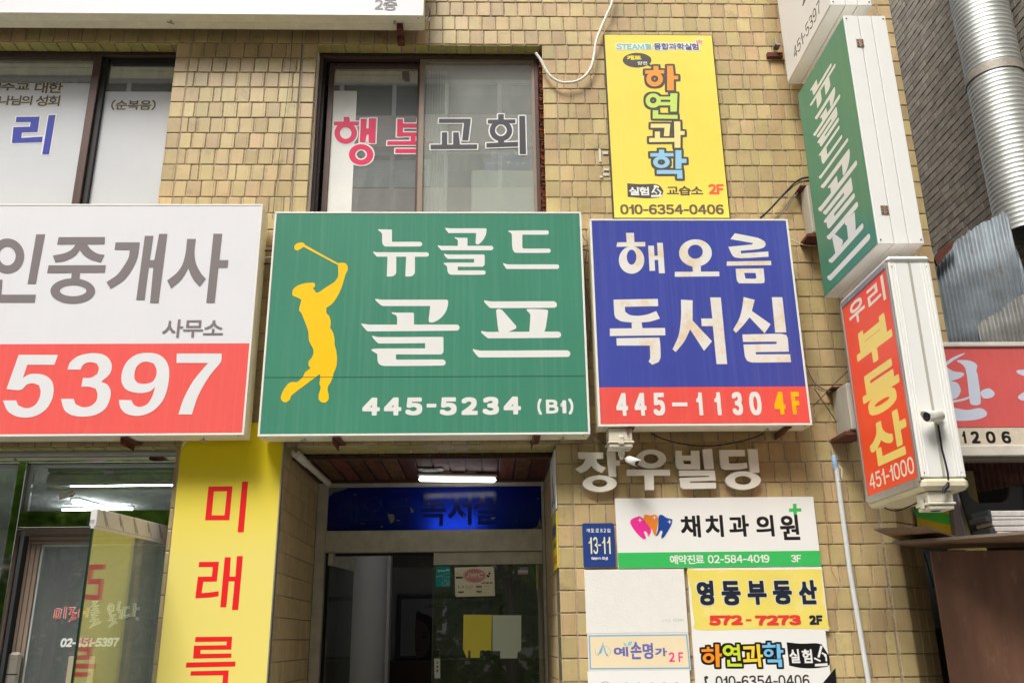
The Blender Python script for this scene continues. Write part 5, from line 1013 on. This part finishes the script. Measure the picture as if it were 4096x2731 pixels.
# interior hall
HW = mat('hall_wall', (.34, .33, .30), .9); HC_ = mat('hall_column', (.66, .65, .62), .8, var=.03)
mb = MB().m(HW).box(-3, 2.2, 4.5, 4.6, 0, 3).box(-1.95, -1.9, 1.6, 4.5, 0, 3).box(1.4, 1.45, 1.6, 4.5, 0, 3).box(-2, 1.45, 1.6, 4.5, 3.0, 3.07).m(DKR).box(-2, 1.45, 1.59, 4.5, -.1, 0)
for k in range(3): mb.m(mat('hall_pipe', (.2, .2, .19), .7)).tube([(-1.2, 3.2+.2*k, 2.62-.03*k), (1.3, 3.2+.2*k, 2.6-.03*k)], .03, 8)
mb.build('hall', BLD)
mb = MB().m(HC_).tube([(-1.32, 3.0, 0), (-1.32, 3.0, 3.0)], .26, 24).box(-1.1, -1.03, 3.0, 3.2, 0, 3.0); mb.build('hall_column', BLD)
T = thing('wall_poster', 'dim cosmetics poster with a dark haired face inside the entrance hall', 'poster', (-.4, 4.4, 1.4))
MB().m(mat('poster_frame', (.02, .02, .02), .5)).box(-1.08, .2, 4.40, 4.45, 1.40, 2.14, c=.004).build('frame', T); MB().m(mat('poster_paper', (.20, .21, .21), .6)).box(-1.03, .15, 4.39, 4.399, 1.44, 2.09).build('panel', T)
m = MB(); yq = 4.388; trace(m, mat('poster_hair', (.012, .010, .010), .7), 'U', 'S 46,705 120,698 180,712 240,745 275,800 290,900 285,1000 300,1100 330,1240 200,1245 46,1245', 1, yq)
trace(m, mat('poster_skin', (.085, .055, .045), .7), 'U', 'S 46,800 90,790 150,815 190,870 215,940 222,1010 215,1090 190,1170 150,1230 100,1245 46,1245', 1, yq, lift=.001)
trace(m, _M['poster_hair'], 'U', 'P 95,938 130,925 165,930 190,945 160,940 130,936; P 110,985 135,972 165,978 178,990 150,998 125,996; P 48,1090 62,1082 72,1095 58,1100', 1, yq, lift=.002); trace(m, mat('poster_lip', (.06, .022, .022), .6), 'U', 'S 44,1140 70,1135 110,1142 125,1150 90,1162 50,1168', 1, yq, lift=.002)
text(m, mat('poster_ink', (.03, .03, .03), .6), 'LANEIGE', 'U', 155, 573, 443, 621, 1, yq, dil=.001, lift=.002); m.build('print', T)
MB().m(mat('brown_hall_panel', (.05, .022, .012), .6)).box(-1.15, 1.4, 4.3, 4.38, 0, 1.39).build('hall_panel', BLD)
# porch lamp, speaker, signs on the jamb
TW = mat('porch_tube', (1, 1, .98), .4, emit=2.2)
T = thing('tube_lamp', 'white lit tube lamp on the porch ceiling planks', 'lamp', (-.25, 1.1, 3.04)); p = Vector((-.605, 1.02, 3.03)); q = Vector((.10, 1.12, 3.03)); d = q-p; M = Matrix.Translation(p) @ Matrix.Rotation(math.atan2(d.y, d.x), 4, 'Z')
MB().m(mat('lamp_white_plastic', 'd6d3cc', .5)).box(0, d.length, -.04, .04, -.035, 0, c=.012, M=M).box(.2, .3, -.02, .02, .0005, .014, M=M).box(.42, .52, -.02, .02, .0005, .014, M=M).build('housing', T); MB().m(TW).box(.006, d.length-.006, -.034, .034, -.072, -.0355, c=.018, M=M).build('diffuser', T)
T = thing('ceiling_speaker', 'small square ceiling speaker grille in the porch planks', 'speaker', (-.486, .9, 3.04)); GP = mat('grille_grey', '45433a', .5, var=.1)
MB().m(GP).box(-.60, -.375, .82, 1.0, 3.034, 3.045, c=.003).build('plate', T); mb = MB().m(GP)
for r_ in (.075, .058, .04, .02): mb.tube([(-.487, .91, 3.034), (-.487, .91, 3.026+r_*.05)], r_, 20)
mb.build('cone', T)
for lb, y0, y1, z0, z1, c_ in (('narrow white board on the porch side wall, above the yellow one', .01, .52, 2.565, 3.03, WP), ('narrow yellow board on the porch side wall, under the white one', .01, .50, 2.12, 2.55, mat('jamb_yellow', 'e2cc3c', .4))):
    T = thing('porch_board', lb, 'plaque', (.55, .2, z0), 'boards on the porch wall'); B('panel', T, c_, .545, .5545, y0, y1, z0, z1, c=.001); m = MB(); xx = .5445
    if z0 > 2.3:
        for a_, b_, c2 in ((-.30, 2.82, 'leaf_olive'), (-.24, 2.74, 'leaf_red')): m.m(plain(c2, '7f8f3a' if c2[5] == 'o' else 'b03c3c')); m.poly([[Vector((xx, -a_+.05*math.cos(t/6*math.pi), b_+.06*math.sin(t/6*math.pi))) for t in range(12)]])
        text(m, SGREY, '꽃집', 0, 0, 0, 0, 0, 0, xx, dil=.002, rect=(-.45, 2.68, -.1, 2.62))
    else:
        text(m, plain('print_blue', '26489a'), '영동부동산', 0, 0, 0, 0, 0, 0, xx, dil=.008, rect=(-.47, 2.47, -.04, 2.36)); text(m, NB, '566', 0, 0, 0, 0, 0, 0, xx, dil=.003, rect=(-.40, 2.33, -.10, 2.28)); text(m, plain('print_red', ''), '572-7273', 0, 0, 0, 0, 0, 0, xx, dil=.004, rect=(-.46, 2.22, -.05, 2.16))
    m.build('lettering', T)
# notices on the entrance glass
def sheet(nm, lb, pts, mt, cat='notice', y=1.529, grp='papers on the entrance glass', crop='U'):
    q = [W(crop, *p, 1, y) for p in pts]; T = thing(nm, lb, cat, (q[0].x, y, q[0].z), grp); MB().m(mt).poly([q], (0, .0015, 0)).build('paper', T); return T
T = sheet('sticker', 'teal clean city sticker at the upper left of the entrance glass', ((302, 105), (466, 103), (474, 112), (472, 355), (465, 362), (296, 360), (290, 352), (294, 112)), plain('sticker_teal', '17a0a4'), 'sticker')
m = MB(); yy = 1.5285; text(m, LW, 'I', 'U', 303, 158, 308, 178, 1, yy); trace(m, LW, 'U', 'L 3 330,176 316,160 322,150 331,156 340,148 347,158 332,176', 1, yy); text(m, LW, 'clean', 'U', 350, 150, 412, 170, 1, yy, dil=.001, gap=.06); text(m, LW, '강남', 'U', 418, 140, 464, 162, 1, yy, dil=.002)
trace(m, LW, 'U', 'L 2.5 290,245 340,225 400,200 474,190; L 2.5 290,228 350,232 420,238 474,236', 1, yy)
for i in range(110):
    x = R.gauss(425, 34); y = R.gauss(308, 34)
    if 300 < x < 468 and 245 < y < 352: trace(m, LW, 'U', f'P {x:.0f},{y:.0f} {x+4:.0f},{y:.0f} {x+4:.0f},{y+4:.0f} {x:.0f},{y+4:.0f}', 1, yy)
m.build('printing', T)
T = sheet('notice', 'cream security notice with a pink oval logo', ((528, 120), (1003, 108), (1022, 130), (1032, 475), (550, 487), (535, 470)), plain('notice_paper', 'f5efd6'))
m = MB(); PKL = plain('logo_pink', 'de8b93'); trace(m, PKL, 'U', 'E 776,222 144,88 776,222 138,80; E 778,222 130,78', 1, yy)
for ch, x0, x1 in (('J', 672, 715), ('W', 718, 812), ('C', 815, 888)): text(m, plain('notice_cream', 'ece2c4'), ch, 'U', x0, 186, x1, 245, 1, yy, dil=.0035, lift=.0008)
text(m, _M['notice_cream'], 'BEYOND', 'U', 672, 250, 742, 264, 1, yy, lift=.0008); text(m, _M['notice_cream'], 'THE', 'U', 750, 250, 788, 264, 1, yy, lift=.0008); text(m, _M['notice_cream'], 'SECURITY', 'U', 796, 250, 882, 264, 1, yy, lift=.0008)
for s_, x0, y0, x1, y1, dd_ in (('CCTV설치', 864, 303, 958, 323, .001), ('안내', 966, 302, 1003, 322, .001), ('목', 569, 355, 586, 374, .0015), ('적', 624, 354, 641, 373, .0015), ('Purpose', 582, 378, 632, 388, 0), ('촬영시간', 796, 349, 868, 369, .0015), ('Running', 796, 373, 834, 383, 0), ('Time', 840, 373, 868, 383, 0), ('촬영범위', 569, 418, 641, 438, .0015),
                        ('Scope', 589, 442, 622, 451, 0), ('책임자', 798, 412, 871, 433, .0015), ('Contact', 817, 436, 858, 446, 0), ('방범 및 화재예방', 662, 353, 762, 366, 0), ('시설안전관리', 662, 372, 738, 385, 0), ('24시간 연속', 893, 347, 963, 360, 0), ('TEL', 893, 432, 915, 443, 0)): text(m, BK, s_, 'U', x0, y0, x1, y1, 1, yy, dil=dd_)
trace(m, BK, 'U', 'P 540,240 560,236 632,238 630,256 542,260; L 2 547,200 606,200 606,234 547,234 547,200; E 963,194 12,14; P 925,215 950,210 965,225 955,242 935,238', 1, yy)
trace(m, plain('notice_line', 'a39c86'), 'U', 'L 1.5 552,343 1010,330; L 1.5 552,408 1010,396; L 1.5 553,466 1010,456; L 1.5 1008,330 1010,456; L 1.5 552,343 553,466', 1, yy); m.build('printing', T)
sheet('paper_sheet', 'yellow paper with torn tear-off strips on the entrance glass', ((638, 708), (994, 712), (987, 1165), (950, 1152), (905, 1163), (880, 1150), (846, 1165), (842, 1249), (724, 1249), (726, 1165), (708, 1155), (697, 1165), (695, 1249), (675, 1249), (632, 1140)), plain('paper_yellow', 'fbf060'))
sheet('paper_sheet', 'pale green paper with torn tear-off strips on the entrance glass', ((1002, 716), (1362, 717), (1360, 1160), (1318, 1178), (1310, 1256), (1098, 1256), (1098, 1165), (1002, 1165)), plain('paper_green', 'e2f0dd'))
T = sheet('sticker', 'small white vertical fixed door sticker at the door edge', ((282, 1252), (345, 1260), (347, 1508), (275, 1508), (272, 1262)), plain('sticker_offwhite', 'd5d6cd'), 'sticker')
m = MB()
for ch, y0, y1 in (('고', 1290, 1322), ('정', 1342, 1376), ('문', 1394, 1428)): text(m, BK, ch, 'U', 296, y0, 324, y1, 1, yy, dil=.001)
trace(m, plain('edge_green', '57a88a'), 'U', 'P 282,1252 345,1255 346,1262 278,1262; P 275,1502 347,1502 347,1508 275,1508', 1, yy); m.build('printing', T)
T = sheet('sticker', 'tiny blue and pink sticker at the upper right of the glass', ((1320, 117), (1446, 117), (1446, 205), (1320, 205)), plain('sticker_pale', 'cfcfd0'), 'sticker')
m = MB(); trace(m, plain('sticker_navy', '3b5a8c'), 'U', 'P 1322,120 1444,120 1444,150 1322,150', 1, yy); trace(m, PKL, 'U', 'P 1322,182 1444,182 1444,203 1322,203', 1, yy); text(m, LW, '출입문개폐시', 'U', 1345, 126, 1440, 144, 1, yy, lift=.0008); m.build('printing', T)
# ================================================================== neighbouring house, duct, sheets, sign (right edge)
NB_ = thing('brick_house', 'grey brown brick side wall behind the spiral duct', 'building', (5.5, 0, 0))
BRK = mat('grey_brown_brick', (.32, .285, .235), .8, var=.2, scale=9, rnd=.22, bump=.4, bscale=60); BJ = mat('dark_brick_joint', (.15, .12, .10), .9)
MB().m(BJ).box(5.512, 8, -1.5, 5, 0, 11).build('wall', NB_)
bme = MB().m(BRK).box(0, .016, 0, .142, 0, .087, c=.003); me = bpy.data.meshes.new('brick'); me.from_pydata(bme.v, [], bme.f); me.materials.append(BRK)
br = []
zz = 4.2; k = 0
while zz < 10.3:
    y = 0.2-(k % 2)*.075
    while y < 3.6: br.append(Matrix.Translation((5.5+R.uniform(-.003, .003), y, zz))); y += .151
    zz += .096; k += 1
def bscore(M):
    c = M.translation; X_, Y_ = PJ((c.x, c.y+.07, c.z+.03))
    if not (3560 < X_ < 4090 and 5 < Y_ < 1250): return -1
    if X_ < 3560+.21*Y_*.85+20 or (X_ > 3800+.16*Y_ and X_ < 4010+.19*Y_): return -1
    if Y_ > 1000-(X_-3730)*.6+120: return -1
    return 1e3/(c-CAMP).length
bs = sorted(range(len(br)), key=lambda i: -bscore(br[i])); bb = set(bs[:300]); rb_ = MB().m(BRK)
for i, M in enumerate(br):
    if i in bb:
        o = bpy.data.objects.new('brick', me); o.location = M.translation-Vector((5.5, 0, 0)); COL.objects.link(o); o.parent = NB_
    else: rb_.add([M @ v.co for v in me.vertices], [tuple(p.vertices) for p in me.polygons])
rb_.build('brick_field', NB_, kind='stuff')
T = thing('spiral_duct', 'shiny galvanised spiral duct rising along the neighbouring wall', 'duct', (5.15, .62, 5.2))
GD = mat('galvanised_duct', (.58, .60, .57), .48, metal=.7, var=.10, scale=5, bump=.1, bscale=12)
def duct(z0, z1, r, nm):
    vs = []; fs = []; n = 40; prof = []; z = z0
    while z < z1: prof += [(z, r), (z+.005, r+.0022), (z+.010, r), (z+.030, r)]; z += .05
    for z, rr in prof:
        for i in range(n): a = 2*math.pi*i/n; vs.append((5.15+rr*math.cos(a), .62+rr*math.sin(a), z+.05*i/n))
    for k in range(len(prof)-1):
        for i in range(n-1): fs.append((k*n+i, k*n+i+1, (k+1)*n+i+1, (k+1)*n+i))
        if k+4 < len(prof)-1: fs.append((k*n+n-1, (k+4)*n, (k+5)*n, (k+1)*n+n-1))
    mb = MB().m(GD); mb.smooth = True; mb.add(vs, fs); return mb.build(nm, T)
duct(5.15, 10.2, .262, 'duct_wall'); a = W('D', 1200, 315, 1, .36)
MB().m(mat('duct_tape', (.42, .38, .33), .55, metal=.3, var=.2, scale=30)).tube([(5.15, .62, a.z-.04), (5.15, .62, a.z+.05)], .272, 36, cap=False).build('tape_band', T)
CS = mat('weathered_galvanised_sheet', (.21, .245, .27), .5, metal=.2, var=.3, scale=5, streak=.35, streakcol=(.12, .09, .07), col2=(.17, .16, .15), c2thr=.62)
CSR = mat('rusty_sheet', (.14, .06, .045), .8, var=.4, scale=14)
def corr(nm, lb, top, zb, y, mt, pitch=.038, amp=.0125, right=None, jag=.012, grp='corrugated sheets'):
    """corrugated sheet with a ragged upper edge: top = [(x, z)...] polyline"""
    vs = []; x0, x1 = top[0][0], top[-1][0]; n = int((x1-x0)/pitch*8); j = 0
    for i in range(n+1):
        x = x0+(x1-x0)*i/n
        for k in range(len(top)-1):
            if top[k][0] <= x <= top[k+1][0]+1e-6: t = (x-top[k][0])/(top[k+1][0]-top[k][0]); zt = top[k][1]+t*(top[k+1][1]-top[k][1]); break
        if i % 5 == 0: j = R.uniform(-jag, jag)
        b_ = zb if not callable(zb) else zb(x); yy_ = y+amp*math.sin(2*math.pi*x/pitch)
        for q in range(4): vs.append((x, yy_, b_+(zt+j-b_)*q/3))
    mb = MB().m(mt); mb.smooth = True; mb.add(vs, [(i*4+k, i*4+4+k, i*4+5+k, i*4+1+k) for i in range(n) for k in range(3)]); o = mb.build(nm); tag(o, lb, 'metal sheet', grp)
    md = o.modifiers.new('thickness', 'SOLIDIFY'); md.thickness = .0012; return o
corr('corrugated_sheet', 'tall grey corrugated sheet with ragged slanting top edge below the duct', [(3.93, 4.80), (4.22, 4.945), (4.50, 5.14), (4.70, 5.23), (4.76, 5.29), (4.785, 5.15), (4.83, 4.5)], 3.7, .3, CS)
corr('corrugated_sheet', 'lower dull corrugated sheet lapped over the tall one, above the pink sign', [(4.3, 4.16), (4.50, 4.28), (4.79, 4.47), (5.3, 4.74)], 3.7, .27, mat('dull_galvanised', (.19, .19, .18), .6, metal=.3, var=.3, scale=8, streak=.3))
corr('corrugated_sheet', 'red brown corrugated sheet directly under the duct', [(4.97, 5.32), (5.5, 5.62)], lambda x: 5.18+(x-4.97)*.5, .5, CSR, .05)
corr('corrugated_sheet', 'rusty brown corrugated awning sheet hanging behind the pink sign', [(3.72, 3.1), (5.6, 3.1)], lambda x: 2.66+(x-3.72)*.16, .45, CSR, .05)
mb = MB().m(RUST); P_ = [W('M', x, y, 1, .22) for x, y in ((1545, 1090), (1560, 1040), (1600, 990), (1660, 950), (1720, 925), (1700, 990), (1640, 1060), (1610, 1100), (1570, 1150))]; mb.poly([P_], (0, .03, 0)); o = mb.build('rusty_scrap'); tag(o, 'torn rusty metal scrap at the foot of the grey corrugated sheet', 'scrap metal')
VD = mat('unlit_space', (.02, .018, .016), .9)  # near-black paint puts the darkness of the gap into the colour
mb = MB().m(VD).box(3.6, 5.5, 1.6, 1.7, 0, 4.9).box(3.6, 5.5, .6, 1.6, 4.6, 4.7).box(5.40, 5.5, -.2, 1.6, 0, 4.0).box(3.52, 3.6, .7, 1.65, 0, 4.6); o = mb.build('dark_backdrop'); tag(o, 'near-black backdrop box for the unlit space between the tiled building and the brick house', 'backdrop')
T = thing('restaurant_sign', 'faded red sign with pale brush letters and number 1206', 'signboard', (4.6, 0, 2.95)); CRE = mat('dirty_white_frame', 'd8d3c8', .45, var=.08, scale=8)
MB().m(CRE).box(3.5, 5.38, -.03, .2, 2.945, 3.03, c=.006).box(3.5, 5.38, -.03, .2, 3.86, 3.90, c=.006).box(3.5, 5.38, .0, .2, 3.031, 3.859).build('cabinet', T)
MB().m(mat('faded_red', 'd9615f', .4, var=.06, scale=3, streak=.1, streakcol=(.7, .3, .3))).box(3.5, 5.38, -.015, -.001, 3.181, 3.858).build('face_panel', T)
MB().m(mat('crinkled_cream', 'd9cdb8', .6, var=.08, scale=25, bump=.8, bscale=50)).box(3.5, 5.38, -.012, -.001, 3.032, 3.178).build('lower_strip', T)
MB().m(mat('frame_shadow_metal', '8d8578', .5)).box(3.5, 5.38, -.0, .12, 2.915, 2.943, c=.004).build('gutter', T)
m = MB(); PB = plain('letter_pale_blue', 'cdd5e6')
trace(m, PB, 'H', 'S 820,580 850,574 895,580 925,600 922,632 930,660 945,780 935,808 895,805 885,770 865,620; S 945,740 985,722 1017,745 1005,768 960,774; S 740,600 800,632 850,640 855,655 820,675 760,680; S 740,690 815,690 838,720 838,745 815,775 760,770; S 770,822 870,835 940,825 975,845 970,868 920,886 830,892 780,880; S 700,800 830,780 885,765 885,775 830,792 700,812; S 760,590 800,560 857,539 855,546 810,572 770,600', 1, -.0152)
trace(m, PB, 'H', 'S 1133,630 1160,625 1230,622 1235,650 1180,658 1140,645; S 1140,765 1180,735 1230,700 1250,730 1200,780 1160,785; S 1180,600 1210,590 1225,700 1200,720', 1, -.0152)
m.build('lettering', T); m = MB()
for ch, x0, x1 in (('1', 843, 873), ('2', 888, 945), ('0', 966, 1028), ('6', 1047, 1108)): text(m, plain('print_black', ''), ch, 'H', x0, 946, x1, 1010, 1, -.0125, dil=.006)
m.build('lettering', T)
PLY = mat('weathered_plywood', (.22, .125, .07), .8, var=.25, scale=4, stretch=(1, 4, 1), bump=.3, col2=(.30, .20, .13), c2thr=.64); PLE = mat('plywood_edge', (.24, .20, .16), .9, var=.4, scale=60, stretch=(1, 1, 6))
for lb, pts, z, th in (('upper short plywood sheet jutting out over the tiles', ((560, 415), (960, 402), (1190, 476), (770, 500)), 2.31, .014), ('long plywood sheet lying on the brown board', ((700, 518), (1180, 483), (1450, 462), (1760, 438), (1760, 538), (1002, 557)), 2.25, .02)):
    T = thing('plywood_sheet', lb, 'plywood', (3.3, -.3, z), 'plywood sheets'); q = [W('L', *p_, 2, z) for p_ in pts]; MB().m(PLY).poly([q], (0, 0, th*.9)).build('veneer', T)
    mb = MB().m(PLE)
    for i in range(len(q)-1 if z > 2.3 else 3):
        a, b = q[i], q[i+1]; nn_ = Vector(((b-a).y, -(b-a).x, 0)).normalized()*.002
        mb.add([a+nn_, b+nn_, b+nn_+Vector((0, 0, th)), a+nn_+Vector((0, 0, th))], [(0, 1, 2, 3)])
    mb.build('edge', T)
T = thing('brown_board', 'tall brown plywood board standing under the long plywood sheet', 'plywood', (3.8, -.25, 0)); BP = mat('brown_film_plywood', (.17, .082, .05), .45, var=.22, scale=2.2, stretch=(3, 3, 1), col2=(.25, .15, .10), c2thr=.64, streak=.2, streakcol=(.2, .12, .09))
MB().m(BP).box(3.31, 4.55, -.25, -.232, 0, 2.19, c=.002).build('panel', T)
T = thing('aluminium_plank', 'stack of ribbed aluminium planks with black end caps on the plywood', 'plank', (4, -.3, 2.27)); mb = MB().m(mat('bright_aluminium', (.78, .76, .73), .45, metal=.2, var=.1, scale=20))
for z0, z1, x0 in ((2.275, 2.315, 3.79), (2.32, 2.355, 3.775), (2.362, 2.40, 3.77), (2.405, 2.425, 3.77), (2.43, 2.47, 3.765)): mb.box(x0, 5.2, -.34, -.1, z0, z1, c=.004)
mb.build('rail', T); mb = MB().m(mat('grey_end_cap', '3b3f46', .5)); mb.box(3.72, 3.764, -.345, -.1, 2.39, 2.43, c=.003).box(3.745, 3.768, -.347, -.1, 2.431, 2.475, c=.003).box(3.735, 3.775, -.347, -.1, 2.30, 2.345, c=.003).box(3.75, 3.785, -.349, -.1, 2.268, 2.299, c=.003); mb.build('end_cap', T)
T = thing('plastic_frame', 'black curved plastic frame leaning behind the aluminium planks', 'crate', (4, .0, 2.3)); P_ = [W('N', x, y, 1, -.02) for x, y in ((905, 350), (1000, 342), (1030, 420), (1090, 480), (1150, 505), (1450, 495), (1510, 460), (1535, 390), (1535, 300), (1685, 300), (1700, 560), (1712, 930), (1080, 930), (960, 540))]
MB().m(BLACK).poly([P_], (0, .03, 0)).build('panel', T)
T = thing('striped_panel', 'yellow and green striped panel beside the tiled corner', 'panel', (3.5, .15, 2.2))
for c_, d_ in (('8f7a12', 'P 325,470 800,470 815,670 560,590 338,540'), ('2f7d22', 'P 338,540 560,590 812,655 828,790 600,740 368,685'), ('94790f', 'P 368,685 600,740 828,790 860,960 395,960')):
    m = MB(); trace(m, plain('stripe_'+c_, c_, .4), 'N', d_, 1, .14, d=.012); m.build('stripe', T)
T = thing('steel_post', 'grey brown steel post right of the striped panel', 'post', (3.7, .08, 0)); P_ = [W('N', x, y, 1, .06) for x, y in ((795, 365), (855, 345), (975, 945), (860, 945))]; MB().m(mat('post_brown', (.09, .07, .065), .6, var=.2, scale=10)).poly([P_], (0, .06, 0)).build('flange', T)
P_ = [W('N', x, y, 1, .07) for x, y in ((857, 345), (890, 350), (1000, 945), (977, 945))]; MB().m(mat('post_grey', (.17, .17, .19), .5, var=.2, scale=10)).poly([P_], (0, .04, 0)).build('web', T)
T = thing('wall_stub', 'tiled wall stub seen between the post and black frame', 'wall', (3.9, .5, 0)); MB().m(TILEO).box(3.78, 4.1, .40, .43, 0, 2.9).build('backing', T)
for k in range(6): B('tile', T, TILE, 3.785, 3.92, .38, .399, 2.1+k*.15, 2.24+k*.15, c=.004)
T = thing('alley_panel', 'pale blue grey wall strip seen in the gap beside the brown board', 'wall', (3.6, .6, 0)); B('panel', T, mat('pale_blue_wall', (.20, .25, .27), .8, var=.1), 3.5, 3.9, .56, .6, 1.65, 2.3)
wire('cable', 'black cable hanging in the gap beside the brown board', [W('N', x, y, 1, .3) for x, y in ((455, 1130), (490, 1230), (530, 1380), (580, 1568))], .006, BLACK, n=5)
bpy.context.view_layer.update()
